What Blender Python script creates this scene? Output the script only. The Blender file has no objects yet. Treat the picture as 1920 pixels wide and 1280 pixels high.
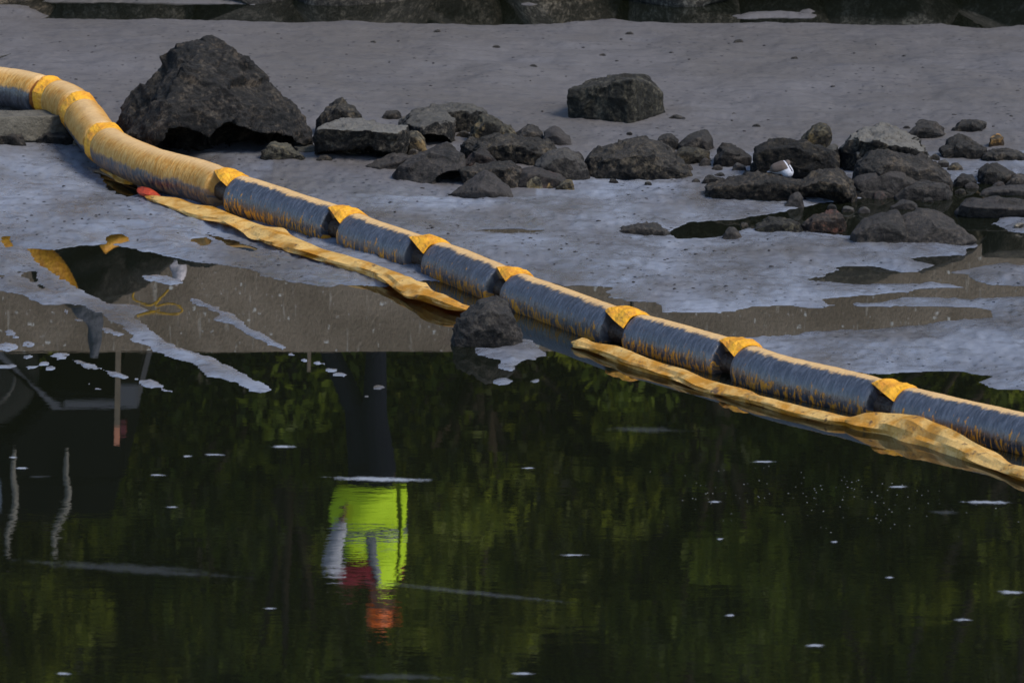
import bpy, bmesh, math, random
import numpy as np
from mathutils import Vector, Matrix

random.seed(7)
rng = np.random.default_rng(7)
scene = bpy.context.scene
COL = scene.collection

# ------------------------------------------------------------------ camera
CAM_H = 6.7
FPX = 12000.0                      # focal length in photo pixels (1920 wide)
PITCH = math.atan(2640.0 / FPX)    # horizon lies 2640 px above the picture centre
cam_data = bpy.data.cameras.new("camera")
cam_data.sensor_width = 36.0
cam_data.lens = 36.0 * FPX / 1920.0
cam_data.clip_start = 0.5
cam_data.clip_end = 2000.0
cam = bpy.data.objects.new("camera", cam_data)
COL.objects.link(cam)
cam.location = (0, 0, CAM_H)
cam.rotation_euler = (math.pi / 2 - PITCH, 0, 0)
scene.camera = cam
cam_data.dof.use_dof = True
cam_data.dof.focus_distance = 33.0
cam_data.dof.aperture_fstop = 8.0

# ------------------------------------------------------------------ world, sun, exposure
SUN_EL, SUN_AZ = math.radians(50), math.radians(120)   # azimuth clockwise from +Y: high on the right
world = bpy.data.worlds.new("World")
scene.world = world
world.use_nodes = True
wn = world.node_tree
sky = wn.nodes.new("ShaderNodeTexSky")
sky.sky_type = 'NISHITA'
sky.sun_disc = False
sky.sun_elevation = SUN_EL
sky.sun_rotation = SUN_AZ
sky.air_density = 1.0
sky.dust_density = 0.6
sky.ozone_density = 2.0
wn.nodes["Background"].inputs["Strength"].default_value = 0.15
wn.links.new(sky.outputs["Color"], wn.nodes["Background"].inputs["Color"])
sun_data = bpy.data.lights.new("sun", 'SUN')
sun_data.energy = 2.3
sun_data.angle = math.radians(20)
sun_data.color = (1.0, 0.93, 0.82)
sun = bpy.data.objects.new("sun", sun_data)
COL.objects.link(sun)
sd_ = Vector((math.sin(SUN_AZ) * math.cos(SUN_EL), math.cos(SUN_AZ) * math.cos(SUN_EL), math.sin(SUN_EL)))
sun.rotation_euler = sd_.to_track_quat('Z', 'Y').to_euler()
sun.location = (20, 10, 30)
scene.view_settings.view_transform = 'Standard'
scene.view_settings.look = 'None'
scene.view_settings.exposure = 0.75
scene.view_settings.gamma = 1.0
scene.view_settings.use_curve_mapping = False
scene.cycles.max_bounces = 6
scene.cycles.transparent_max_bounces = 12

# ------------------------------------------------------------------ picture <-> place
CP, SP = math.cos(PITCH), math.sin(PITCH)
def ray(px, py):
    """direction of the sight line through a photo pixel, as dx/dy, dz/dy per metre of Y"""
    u = (px - 960.0) / FPX
    v = -(py - 640.0) / FPX
    dy = CP + v * SP
    dz = -SP + v * CP
    return u / dy, dz / dy
def P(px, py, z=0.0):
    a, b = ray(px, py)
    Y = (z - CAM_H) / b
    return Vector((a * Y, Y, z))
def D(px, py, Y):
    a, b = ray(px, py)
    return Vector((a * Y, Y, CAM_H + b * Y))
def R(px, py, Y):
    """where a thing seen mirrored in the pool at (px,py) stands, at distance Y"""
    p = D(px, py, Y)
    return Vector((p.x, p.y, -p.z))

# ------------------------------------------------------------------ noise
def _h(ix, iy, iz, seed):
    with np.errstate(over='ignore'):
        h = (ix.astype(np.uint32) * np.uint32(374761393) + iy.astype(np.uint32) * np.uint32(668265263)
             + iz.astype(np.uint32) * np.uint32(2147483647) + np.uint32(seed * 1013904223 & 0xffffffff))
        h = (h ^ (h >> np.uint32(13))) * np.uint32(1274126177)
        h = (h ^ (h >> np.uint32(16))) * np.uint32(2246822519)
        h = h ^ (h >> np.uint32(15))
    return h.astype(np.float64) / 4294967295.0
def vnoise(p, seed=0):
    i = np.floor(p).astype(np.int64)
    f = p - i
    u = f * f * (3 - 2 * f)
    r = 0
    for dx in (0, 1):
        wx = u[:, 0] if dx else 1 - u[:, 0]
        for dy in (0, 1):
            wy = u[:, 1] if dy else 1 - u[:, 1]
            for dz in (0, 1):
                wz = u[:, 2] if dz else 1 - u[:, 2]
                r = r + wx * wy * wz * _h(i[:, 0] + dx, i[:, 1] + dy, i[:, 2] + dz, seed)
    return r * 2 - 1
def fbm(p, octs=4, seed=0, gain=0.5):
    a, s, r = 1.0, 1.0, 0
    for o in range(octs):
        r = r + a * vnoise(p * s + 17.3 * o, seed + o)
        a *= gain
        s *= 2.03
    return r
def ridged(p, octs=3, seed=0):
    a, s, r = 1.0, 1.0, 0
    for o in range(octs):
        r = r + a * (1 - 2 * np.abs(vnoise(p * s + 9.1 * o, seed + o)))
        a *= 0.5
        s *= 2.1
    return r

# ------------------------------------------------------------------ objects
def mesh_from(name, verts, faces):
    me = bpy.data.meshes.new(name)
    verts = np.asarray(verts, dtype=np.float32)
    if isinstance(faces, np.ndarray):
        n, k = faces.shape
        me.vertices.add(len(verts)); me.vertices.foreach_set("co", verts.ravel())
        me.loops.add(n * k); me.loops.foreach_set("vertex_index", faces.astype(np.int32).ravel())
        me.polygons.add(n); me.polygons.foreach_set("loop_start", np.arange(0, n * k, k, dtype=np.int32))
        me.update(calc_edges=True)
    else:
        me.from_pydata([tuple(v) for v in verts], [], [tuple(f) for f in faces])
        me.update()
    return me
def shade(me, smooth=True):
    me.polygons.foreach_set("use_smooth", [smooth] * len(me.polygons))
    me.update()
def obj(name, me, mat=None, parent=None, smooth=True):
    if mat is not None:
        me.materials.clear(); me.materials.append(mat)
    shade(me, smooth)
    o = bpy.data.objects.new(name, me)
    COL.objects.link(o)
    if parent is not None:
        o.parent = parent
    return o
def empty(name, loc):
    o = bpy.data.objects.new(name, None)
    o.location = loc
    o.empty_display_size = 0.1
    COL.objects.link(o)
    return o
def tag(o, label=None, cat=None, group=None, kind=None):
    if label: o["label"] = label
    if cat: o["category"] = cat
    if group: o["group"] = group
    if kind: o["kind"] = kind
    return o
def local(verts, root):
    return np.asarray(verts, dtype=float) - np.array(root.location)

# ------------------------------------------------------------------ materials
class NT:
    def __init__(s, name):
        s.m = bpy.data.materials.new(name); s.m.use_nodes = True
        s.t = s.m.node_tree; s.n = s.t.nodes; s.l = s.t.links
        s.b = s.n["Principled BSDF"]
    def put(s, sock, v):
        if isinstance(v, bpy.types.NodeSocket): s.l.new(v, sock)
        elif isinstance(v, (tuple, list)) and len(v) == 3 and sock.type == 'RGBA': sock.default_value = (*v, 1)
        else: sock.default_value = v
    def P(s, **k):
        for a, v in k.items(): s.put(s.b.inputs[a.replace('_', ' ')], v)
    def math(s, op, a, b=0.0, c=None, clamp=False):
        n = s.n.new("ShaderNodeMath"); n.operation = op; n.use_clamp = clamp
        s.put(n.inputs[0], a); s.put(n.inputs[1], b)
        if c is not None: s.put(n.inputs[2], c)
        return n.outputs[0]
    def mix(s, f, a, b):
        n = s.n.new("ShaderNodeMix"); n.data_type = 'RGBA'
        s.put(n.inputs[0], f); s.put(n.inputs[6], a); s.put(n.inputs[7], b)
        return n.outputs[2]
    def step(s, x, lo, hi):
        n = s.n.new("ShaderNodeMapRange"); n.interpolation_type = 'SMOOTHSTEP'
        s.put(n.inputs[0], x); s.put(n.inputs[1], lo); s.put(n.inputs[2], hi)
        return n.outputs[0]
    def coord(s, which="Object"):
        return s.n.new("ShaderNodeTexCoord").outputs[which]
    def pos(s):
        return s.n.new("ShaderNodeNewGeometry").outputs["Position"]
    def normal_z(s):
        g = s.n.new("ShaderNodeNewGeometry"); x = s.n.new("ShaderNodeSeparateXYZ")
        s.l.new(g.outputs["Normal"], x.inputs[0]); return x.outputs[2]
    def scale(s, v, sc):
        n = s.n.new("ShaderNodeMapping"); s.put(n.inputs[0], v); n.inputs["Scale"].default_value = sc
        return n.outputs[0]
    def noise(s, v, scale, detail=4, rough=0.55, dist=0.0):
        n = s.n.new("ShaderNodeTexNoise"); s.put(n.inputs["Vector"], v)
        n.inputs["Scale"].default_value = scale; n.inputs["Detail"].default_value = detail
        n.inputs["Roughness"].default_value = rough; n.inputs["Distortion"].default_value = dist
        return n.outputs[0]
    def voro(s, v, scale, feature='F1', dim='3D'):
        n = s.n.new("ShaderNodeTexVoronoi"); n.feature = feature; n.voronoi_dimensions = dim; s.put(n.inputs["Vector"], v)
        n.inputs["Scale"].default_value = scale
        return n.outputs[0]
    def attr(s, name, kind='GEOMETRY', out="Fac"):
        n = s.n.new("ShaderNodeAttribute"); n.attribute_type = kind; n.attribute_name = name
        return n.outputs[out]
    def comb(s, x, y, z):
        n = s.n.new("ShaderNodeCombineXYZ"); s.put(n.inputs[0], x); s.put(n.inputs[1], y); s.put(n.inputs[2], z)
        return n.outputs[0]
    def objcol(s):
        return s.n.new("ShaderNodeObjectInfo").outputs["Color"]
    def bump(s, h, strength=1.0, dist=0.01, normal=None):
        n = s.n.new("ShaderNodeBump"); s.put(n.inputs["Height"], h)
        n.inputs["Strength"].default_value = strength; n.inputs["Distance"].default_value = dist
        if normal is not None: s.l.new(normal, n.inputs["Normal"])
        s.l.new(n.outputs[0], s.b.inputs["Normal"]); return n.outputs[0]

def plain(name, col, rough=0.7, spec=0.3, noise_scale=8.0, var=0.25, bump=0.0, bscale=40):
    m = NT(name); c = m.coord()
    f = m.noise(c, noise_scale, 5)
    d = tuple(x * (1 - var) for x in col); l = tuple(min(1, x * (1 + var)) for x in col)
    m.P(Base_Color=m.mix(f, d, l), Roughness=rough)
    m.b.inputs["Specular IOR Level"].default_value = spec
    if bump: m.bump(m.noise(c, bscale, 6), 1.0, bump)
    return m.m

def mat_mud():
    m = NT("mud"); p = m.pos()
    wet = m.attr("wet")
    streak = m.noise(m.scale(p, (0.55, 0.35, 1)), 6.0, 6, 0.6, 0.1)
    big = m.noise(m.scale(p, (0.5, 0.35, 1)), 1.3, 5, 0.6, 0.15)
    fine = m.noise(p, 90, 4, 0.6)
    dry = m.mix(m.step(big, 0.35, 0.65), (0.084, 0.075, 0.069), (0.102, 0.094, 0.093))
    sky_sheen = m.mix(m.step(big, 0.3, 0.7), (0.122, 0.130, 0.153), (0.200, 0.216, 0.256))  # sky sheen of the wet front mud, painted as a paler bluish base colour
    c = m.mix(m.math('MULTIPLY', m.step(wet, 0.45, 0.95), m.step(m.noise(m.scale(p, (0.5, 0.35, 1)), 2.6, 6, 0.65, 0.1), 0.3, 0.6)), dry, sky_sheen)
    c = m.mix(m.math('MULTIPLY', m.step(streak, 0.47, 0.66), 0.35), c, (0.066, 0.062, 0.064))
    st3 = m.noise(m.scale(p, (0.35, 1.0, 1)), 16.0, 5, 0.65, 0.0)
    c = m.mix(m.math('MULTIPLY', m.step(st3, 0.52, 0.66), 0.55), c, (0.055, 0.052, 0.055))
    c = m.mix(m.math('MULTIPLY', m.step(fine, 0.5, 0.8), 0.10), c, (0.15, 0.14, 0.14))
    # worm casts and specks
    v = m.voro(p, 10.0, dim='2D')
    spk = m.math('MULTIPLY', m.step(m.math('ADD', v, m.math('MULTIPLY', m.noise(p, 6, 2), 0.16)), 0.17, 0.13), m.step(m.noise(p, 1.7, 2), 0.42, 0.52))
    c = m.mix(spk, c, (0.02, 0.018, 0.018))
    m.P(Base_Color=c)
    gl = m.math('MULTIPLY', wet, m.step(m.noise(m.scale(p, (0.6, 0.4, 1)), 5.0, 5, 0.6, 0.4), 0.3, 0.62))
    rough = m.math('MULTIPLY_ADD', gl, -0.46, 0.64)
    m.P(Roughness=m.math('MULTIPLY_ADD', m.attr('shore'), -0.16, rough))
    m.put(m.b.inputs["Specular IOR Level"], m.math('MULTIPLY_ADD', gl, 0.65, 0.35))
    h1 = m.noise(p, 34, 5, 0.65, 0.0)
    h2 = m.noise(m.scale(p, (0.35, 0.9, 1)), 9, 5, 0.6, 0.0)
    h3 = m.noise(p, 140, 3, 0.6)
    h = m.math('ADD', m.math('MULTIPLY', h1, 0.0045), m.math('ADD', m.math('MULTIPLY', h2, 0.009), m.math('MULTIPLY', h3, 0.001)))
    m.bump(h, 1.0, 1.0)
    return m.m

def mat_water():
    m = NT("water"); p = m.pos()
    m.P(Base_Color=(0.006, 0.007, 0.004), Roughness=0.0, IOR=1.55)
    m.b.inputs["Specular IOR Level"].default_value = 0.5
    near = m.n.new("ShaderNodeSeparateXYZ"); m.l.new(p, near.inputs[0])
    nf = m.step(near.outputs[1], 30.5, 25.0)          # open water is less sheltered than the small pools
    a = m.noise(m.scale(p, (0.35, 1.0, 1)), 7.0, 2, 0.5, 0.2)
    b = m.noise(m.scale(p, (0.5, 1.0, 1)), 38.0, 2, 0.5)
    c = m.noise(m.scale(p, (0.25, 1.0, 1)), 1.8, 2, 0.5)
    h = m.math('ADD', m.math('MULTIPLY', a, 0.00028), m.math('MULTIPLY', b, 0.00008))
    h = m.math('ADD', h, m.math('MULTIPLY', c, 0.0005))
    h = m.math('MULTIPLY', h, m.math('MULTIPLY_ADD', nf, 0.85, 0.15))
    m.bump(h, 1.0, 1.0)
    return m.m

def mat_rock(name, dark, light, silt=(0.14, 0.125, 0.105), silt_amt=0.42, rough=0.85, pit=1.0, spots=None):
    m = NT(name); p = m.pos(); tint = m.objcol()
    n1 = m.noise(p, 6, 8, 0.65, 0.5); n2 = m.noise(p, 38, 6, 0.7)
    f = m.math('MULTIPLY_ADD', n2, 0.6, m.math('MULTIPLY', n1, 0.5))
    c = m.mix(m.step(f, 0.50, 0.68), dark, light)
    c = m.mix(m.math('MULTIPLY', m.step(m.noise(p, 13, 8, 0.75, 0.8), 0.56, 0.44), 0.85), c, tuple(x * .5 for x in dark))
    if spots:
        s = m.math('MULTIPLY', m.step(m.noise(p, 11, 5, 0.6), 0.56, 0.66), 0.8)
        c = m.mix(s, c, spots)
    mx = m.n.new("ShaderNodeMix"); mx.data_type = 'RGBA'; mx.blend_type = 'MULTIPLY'
    mx.inputs[0].default_value = 1.0
    m.l.new(c, mx.inputs[6]); m.l.new(tint, mx.inputs[7]); c = mx.outputs[2]
    nz = m.normal_z()
    amt = m.attr("silt", 'OBJECT')
    s = m.step(m.math('ADD', nz, m.math('MULTIPLY_ADD', n2, 0.5, -0.25)), 0.42, 0.74)
    c = m.mix(m.math('MULTIPLY', m.math('MULTIPLY', s, amt), silt_amt), c, silt)
    mudc = m.attr("mud", 'OBJECT')
    c = m.mix(m.math('MULTIPLY', mudc, m.step(m.math('MULTIPLY_ADD', n2, 0.5, n1), 0.55, 0.85), clamp=True), c, (0.042, 0.036, 0.033))
    m.P(Base_Color=c, Roughness=rough)
    m.b.inputs["Specular IOR Level"].default_value = 0.3
    b1 = m.noise(p, 26, 8, 0.72, 0.3)
    b2 = m.voro(p, 34)
    b3 = m.noise(p, 90, 4, 0.7)
    h = m.math('ADD', m.math('MULTIPLY', b1, 0.062 * pit), m.math('MULTIPLY', b2, 0.006 * pit))
    h = m.math('ADD', h, m.math('MULTIPLY', b3, 0.006 * pit))
    hm = m.math('MULTIPLY', h, m.math('MULTIPLY_ADD', mudc, -0.6, 1.0))
    m.bump(hm, 1.0, 1.0)
    return m.m

def mat_boom():
    """ang: radians from the crest towards the open water; len: metres along the float"""
    m = NT("boom_fabric")
    ang = m.attr("ang"); ln = m.attr("len"); a0 = m.attr("oil_start", 'OBJECT'); yl = m.attr("streaks", 'OBJECT')
    v = m.comb(m.math('MULTIPLY', ln, 1.0), m.math('MULTIPLY', ang, 0.05), m.attr("seed", 'OBJECT'))
    st = m.noise(v, 46, 5, 0.62)
    st2 = m.noise(m.comb(m.math('MULTIPLY', ln, 1.0), m.math('MULTIPLY', ang, 0.02), 3.3), 95, 3, 0.6)
    blot = m.noise(m.comb(ln, m.math('MULTIPLY', ang, 0.15), m.attr("seed", 'OBJECT')), 7, 5, 0.6, 0.4)
    ad = m.math('MULTIPLY', ang, 1.0)
    tan = m.mix(m.step(st2, 0.3, 0.7), (0.38, 0.17, 0.024), (0.54, 0.315, 0.095))
    tan = m.mix(m.math('MULTIPLY', m.step(st, 0.52, 0.7), 0.7), tan, (0.32, 0.125, 0.012))
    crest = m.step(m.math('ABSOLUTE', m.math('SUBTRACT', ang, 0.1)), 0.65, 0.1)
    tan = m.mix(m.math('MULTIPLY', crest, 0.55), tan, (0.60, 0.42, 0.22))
    oil = m.step(m.math('ADD', ang, m.math('MULTIPLY_ADD', st, 0.55, m.math('MULTIPLY_ADD', blot, 0.6, -0.57))), m.math('SUBTRACT', a0, 0.08), m.math('ADD', a0, 0.16))
    black_sheen = m.mix(m.step(st2, 0.35, 0.75), (0.018, 0.019, 0.024), (0.075, 0.081, 0.100))  # black oil with its bluish sky gloss lifted into the colour
    c = m.mix(oil, tan, black_sheen)
    low = m.step(m.math('ADD', ang, m.math('MULTIPLY_ADD', st, 4.0, -2.0)), 1.48, 1.8)
    low = m.math('MULTIPLY', m.math('MULTIPLY', low, yl), m.step(st2, 0.44, 0.54))
    c = m.mix(low, c, (0.50, 0.22, 0.02))
    m.P(Base_Color=c)
    wetm = m.math('MULTIPLY', oil, m.math('SUBTRACT', 1.0, low))
    m.P(Roughness=m.math('MULTIPLY_ADD', wetm, -0.27, 0.62))
    m.put(m.b.inputs["Specular IOR Level"], m.math('MULTIPLY_ADD', wetm, 0.75, 0.25))
    h = m.math('ADD', m.math('MULTIPLY', st, 0.006), m.math('MULTIPLY', st2, 0.0035))
    m.bump(h, 1.0, 1.0)
    return m.m

def mat_skirt():
    m = NT("skirt_fabric"); p = m.pos()
    n = m.noise(p, 6, 4, 0.6, 0.2); n2 = m.noise(p, 70, 4, 0.6)
    c = m.mix(m.step(n, 0.40, 0.60), (0.50, 0.215, 0.012), (0.72, 0.45, 0.14))
    c = m.mix(m.math('MULTIPLY', m.step(n2, 0.4, 0.75), 0.45), c, (0.48, 0.24, 0.03))
    dirt = m.step(m.noise(p, 16, 7, 0.7, 0.3), 0.57, 0.66)
    c = m.mix(m.math('MULTIPLY', dirt, 0.85), c, (0.09, 0.055, 0.03))
    m.P(Base_Color=c, Roughness=0.45)
    m.bump(m.noise(p, 60, 5, 0.6), 1.0, 0.005)
    tr = m.n.new("ShaderNodeBsdfTranslucent"); m.put(tr.inputs[0], m.mix(0.5, c, (0.6, 0.2, 0.005)))
    ms = m.n.new("ShaderNodeMixShader"); ms.inputs[0].default_value = 0.18
    m.l.new(m.b.outputs[0], ms.inputs[1]); m.l.new(tr.outputs[0], ms.inputs[2])
    m.l.new(ms.outputs[0], m.n["Material Output"].inputs["Surface"])
    return m.m

def mat_collar():
    m = NT("collar_fabric"); p = m.pos()
    n = m.noise(p, 16, 5, 0.6, 0.4)
    c = m.mix(m.step(n, 0.35, 0.7), (0.74, 0.35, 0.01), (0.52, 0.20, 0.010))
    c = m.mix(m.math('MULTIPLY', m.step(m.noise(p, 23, 6, 0.7, 0.8), 0.6, 0.7), 0.7), c, (0.06, 0.04, 0.02))
    m.P(Base_Color=c, Roughness=0.5)
    m.bump(m.noise(p, 40, 4), 1.0, 0.01)
    return m.m

def mat_wall():
    m = NT("seawall_concrete"); p = m.pos()
    n = m.noise(p, 2.2, 6, 0.6, 0.4); n2 = m.noise(p, 40, 5, 0.7)
    c = m.mix(m.step(n, 0.35, 0.65), (0.22, 0.165, 0.118), (0.33, 0.255, 0.19))
    drip = m.step(m.noise(m.scale(p, (1, 1, 0.12)), 26, 4, 0.6), 0.62, 0.72)
    c = m.mix(m.math('MULTIPLY', drip, 0.55), c, (0.62, 0.55, 0.47))
    chip = m.step(m.noise(p, 24, 3, 0.5), 0.665, 0.72)
    c = m.mix(chip, c, (0.8, 0.77, 0.72))
    c = m.mix(m.math('MULTIPLY', m.step(n2, 0.45, 0.8), 0.5), c, (0.10, 0.08, 0.06))
    m.P(Base_Color=c, Roughness=0.9)
    m.bump(n2, 1.0, 0.012)
    return m.m

def mat_leaf(name, a, b):
    m = NT(name)
    r = m.attr("tone")
    c = m.mix(r, a, b)
    m.P(Base_Color=c, Roughness=0.55)
    m.b.inputs["Specular IOR Level"].default_value = 0.25
    tr = m.n.new("ShaderNodeBsdfTranslucent"); m.put(tr.inputs[0], c)
    ms = m.n.new("ShaderNodeMixShader"); ms.inputs[0].default_value = 0.55
    m.l.new(m.b.outputs[0], ms.inputs[1]); m.l.new(tr.outputs[0], ms.inputs[2])
    m.l.new(ms.outputs[0], m.n["Material Output"].inputs["Surface"])
    return m.m

def mat_foam(name, dens):
    m = NT(name); p = m.pos()
    e = m.attr("edge")
    n = m.noise(m.scale(p, (0.8, 0.5, 1)), 30, 4, 0.6)
    a = m.step(m.math('ADD', e, m.math('MULTIPLY_ADD', n, 1.0, -0.55)), 0.2, 0.8)
    m.P(Base_Color=(0.34, 0.36, 0.40), Roughness=0.6, Alpha=m.math('MULTIPLY', a, dens))
    return m.m

M = {}
M['mud'] = mat_mud()
M['water'] = mat_water()
M['rock'] = mat_rock("dark_rock", (0.0040, 0.0035, 0.003), (0.135, 0.108, 0.078))
M['rock_red'] = mat_rock("rusty_rock", (0.010, 0.007, 0.006), (0.085, 0.062, 0.048), spots=(0.10, 0.045, 0.035))
M['rock_pale'] = mat_rock("pale_topped_rock", (0.0045, 0.004, 0.0035), (0.130, 0.108, 0.080), silt=(0.20, 0.185, 0.16), silt_amt=0.9)
M['rock_shell'] = mat_rock("shell_crusted_rock", (0.012, 0.010, 0.007), (0.17, 0.145, 0.095), spots=(0.26, 0.19, 0.09), silt=(0.2, 0.18, 0.13))
M['block'] = mat_rock("rubble_concrete", (0.018, 0.017, 0.013), (0.125, 0.112, 0.088), pit=0.8)
M['boulder'] = mat_rock("riprap_stone", (0.05, 0.042, 0.033), (0.30, 0.25, 0.19), silt=(0.2, 0.18, 0.15), silt_amt=0.3, pit=0.7)
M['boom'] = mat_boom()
M['skirt'] = mat_skirt()
M['collar'] = mat_collar()
M['fold'] = plain('fold_fabric', (.20, .06, .005), .6, .3, 18, .45, .01, 40)
M['fold_oily'] = plain('oily_fold_fabric', (.035, .022, .014), .5, .5, 18, .8, .01, 40)
M['wall'] = mat_wall()
M['timber'] = plain("weathered_timber", (0.085, 0.077, 0.062), 0.9, 0.2, 14, 0.6, 0.02, 30)
M['leafA'] = mat_leaf("leaf_dark", (0.010, 0.018, 0.003), (0.19, 0.25, 0.025))
M['leafB'] = mat_leaf("leaf_bright", (0.014, 0.020, 0.003), (0.25, 0.29, 0.028))
M['bark'] = plain("bark", (0.06, 0.045, 0.035), 0.95, 0.1, 10, 0.5, 0.03, 20)
M['soil'] = plain("bank_soil", (0.045, 0.038, 0.026), 0.95, 0.1, 3, 0.5, 0.03, 8)
M['foam'] = mat_foam("foam", 0.6)
M['foam_or_gleam'] = mat_foam("thin_foam_or_gleam", 0.055)  # thin foam, and the painted sky gleam of the long ripples

# ------------------------------------------------------------------ mud flat and pools
L0 = [(-900,36),(0,36),(320,38),(550,45),(900,48),(1060,46),(1110,40),(1150,36),(1200,43),(1380,46),(1440,42),(1480,46),(1540,44),(1600,47),(1740,49),(1765,44),(1790,52),(1850,55),(1900,49),(1960,52),(2900,50),
      (2900,740),(1920,731),(1864,729),(1831,716),(1858,706),(1801,697),(1717,697),(1650,701),(1606,698),(1540,702),(1460,690),(1390,668),(1310,648),(1240,630),(1170,612),(1080,590),(1000,566),(940,548),(860,535),(800,525),(724,538),
      (674,536),(640,534),(618,538),(577,533),(537,529),(487,517),(470,507),(420,497),(353,489),(302,479),(242,464),(201,459),(158,460),(101,469),(47,465),
      (77,497),(124,529),(161,548),(201,568),(240,570),(279,581),(249,592),(269,612),(292,622),(332,650),(380,661),(433,688),(480,711),(511,730),(487,737),(453,726),(427,714),(386,707),(380,698),(356,683),(316,669),(285,659),(276,650),(242,637),(252,628),(218,606),(195,596),(161,574),(121,570),(101,572),(81,572),(44,552),(0,546),(-900,546)]
WATER = [
 # pool behind the boom
 [(1000,524),(1026,530),(1063,536),(1110,536),(1147,539),(1137,548),(1144,558),(1184,565),(1231,568),(1245,585),(1280,586),(1347,586),(1377,583),(1414,575),(1482,573),(1539,578),(1552,573),(1586,570),(1616,575),(1683,575),(1784,575),(1831,576),(1851,583),(1861,596),(1817,598),(1750,605),(1666,615),(1616,617),(1508,622),(1495,628),(1441,630),(1387,634),(1320,655),(1170,625),(1010,575)],
 # winding channel at the right
 [(1552,573),(1542,561),(1576,558),(1700,548),(1717,543),(1811,539),(1784,534),(1750,528),(1717,531),(1616,533),(1515,524),(1549,518),(1569,507),(1566,501),(1616,499),(1643,501),(1690,511),(1720,509),(1750,497),(1700,484),(1784,480),(1814,479),(1814,467),(1831,460),(1800,440),(1840,428),(1920,438),(2500,440),(2500,495),(1920,497),(1885,492),(1817,504),(1777,511),(1815,515),(1830,526),(1860,534),(1920,536),(2500,532),(2500,556),(1920,556),(1817,561),(1777,558),(1700,556),(1650,566),(1586,569)],
 # pool among the rocks
 [(1255,436),(1290,418),(1390,411),(1445,401),(1480,394),(1560,378),(1650,368),(1720,376),(1780,345),(1830,345),(1950,345),(2300,350),(2300,405),(1880,408),(1850,428),(1800,440),(1831,462),(1700,440),(1590,442),(1480,430),(1400,428),(1340,446),(1270,446)],
 [(890,432),(960,429),(1030,432),(1000,436),(930,436)],
 [(3,443),(20,443),(21,463),(8,465)],
 [(34,509),(67,509),(69,529),(97,546),(77,541),(50,523)],
 [(-30,513),(12,515),(10,520),(-30,522)],
 [(356,447),(385,446),(396,458),(380,461)],
 [(389,440),(430,449),(484,467),(470,470),(430,460)],
 [(202,439),(230,439),(246,452),(206,459)],
 [(1850,430),(1860,418),(1900,436)],
 [(176,316),(215,330),(255,346),(264,362),(240,369),(205,354)],  # wet hollow beside the boom, its black shade made with open water
]
ISLES = [
 [(265,517),(290,514),(319,516),(346,530),(319,535),(270,525)],
 [(356,560),(373,562),(403,572),(437,590),(470,614),(510,635),(538,652),(531,658),(487,638),(450,620),(433,607),(403,600),(413,592),(386,577),(363,569)],
 [(183,612),(205,615),(229,627),(222,631),(203,624)],
 [(131,673),(161,675),(192,691),(175,694),(146,686)],
 [(193,693),(218,696),(243,706),(232,709),(206,705)],
 [(241,706),(262,710),(255,713),(243,709)],
 [(260,713),(285,709),(310,724),(285,728),(266,723)],
 [(300,727),(331,733),(320,737),(304,732)],
 [(116,574),(122,576),(134,594),(168,602),(165,606),(144,601),(126,596)],
 [(886,652),(919,653),(959,647),(976,634),(1000,638),(1028,669),(993,671),(976,681),(956,694),(942,690),(937,675),(893,665)],
 [(1372,30),(1410,22),(1470,21),(1535,28),(1530,34),(1460,34),(1385,36)], [(1500,22),(1515,16),(1534,22),(1520,26)], [(975,9),(990,5),(1012,8),(995,11)],
 [(80,4),(300,6),(480,9),(495,4),(490,-8),(80,-8)],[(-200,36),(75,38),(90,30),(60,16),(55,12),(-200,12)]
]
for cx, cy, rx, ry in [(113,668,17,7),(17,623,12,7),(17,650,18,9),(54,645,12,5.5),(30,632,7,3),(55,669,8,3),(84,681,10,4),(97,690,10,4),(116,700,7,3),(13,687,16,4),(57,688,9,3),(168,719,9,3),(153,723,6,3),(183,728,7,2.5),(549,665,10,3.5),(571,675,7,3),(595,681,10,3.5),(622,694,14,4),(640,702,12,4),(711,726,15,5.5),(690,743,9,2.5),(943,715,18,6.5),(1008,714,6,3),(1000,672,10,3)]:
    ISLES.append([(cx + rx * math.cos(t), cy + ry * math.sin(t)) for t in np.linspace(0, 6.283, 11)[:-1]])

def sdist(poly, X, Y, out_only=None):
    """signed distance (inside positive) to a ground polygon given in photo pixels"""
    W = [P(x, y, 0) for x, y in poly]
    pts = np.array([(w.x, w.y) for w in W])
    lo, hi = pts.min(0) - 0.7, pts.max(0) + 0.7
    res = np.full(X.shape, -9.0)
    msk = (X > lo[0]) & (X < hi[0]) & (Y > lo[1]) & (Y < hi[1])
    x, y = X[msk], Y[msk]
    d2 = np.full(x.shape, 1e9); ins = np.zeros(x.shape, bool)
    n = len(pts)
    for i in range(n):
        ax, ay = pts[i]; bx, by = pts[(i + 1) % n]
        ex, ey = bx - ax, by - ay
        t = np.clip(((x - ax) * ex + (y - ay) * ey) / (ex * ex + ey * ey + 1e-12), 0, 1)
        d2 = np.minimum(d2, (x - ax - t * ex) ** 2 + (y - ay - t * ey) ** 2)
        if ay != by:
            cond = ((ay > y) != (by > y)) & (x < (bx - ax) * (y - ay) / (by - ay) + ax)
            ins ^= cond
    d = np.sqrt(d2)
    res[msk] = np.where(ins, d, -d)
    return res

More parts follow.
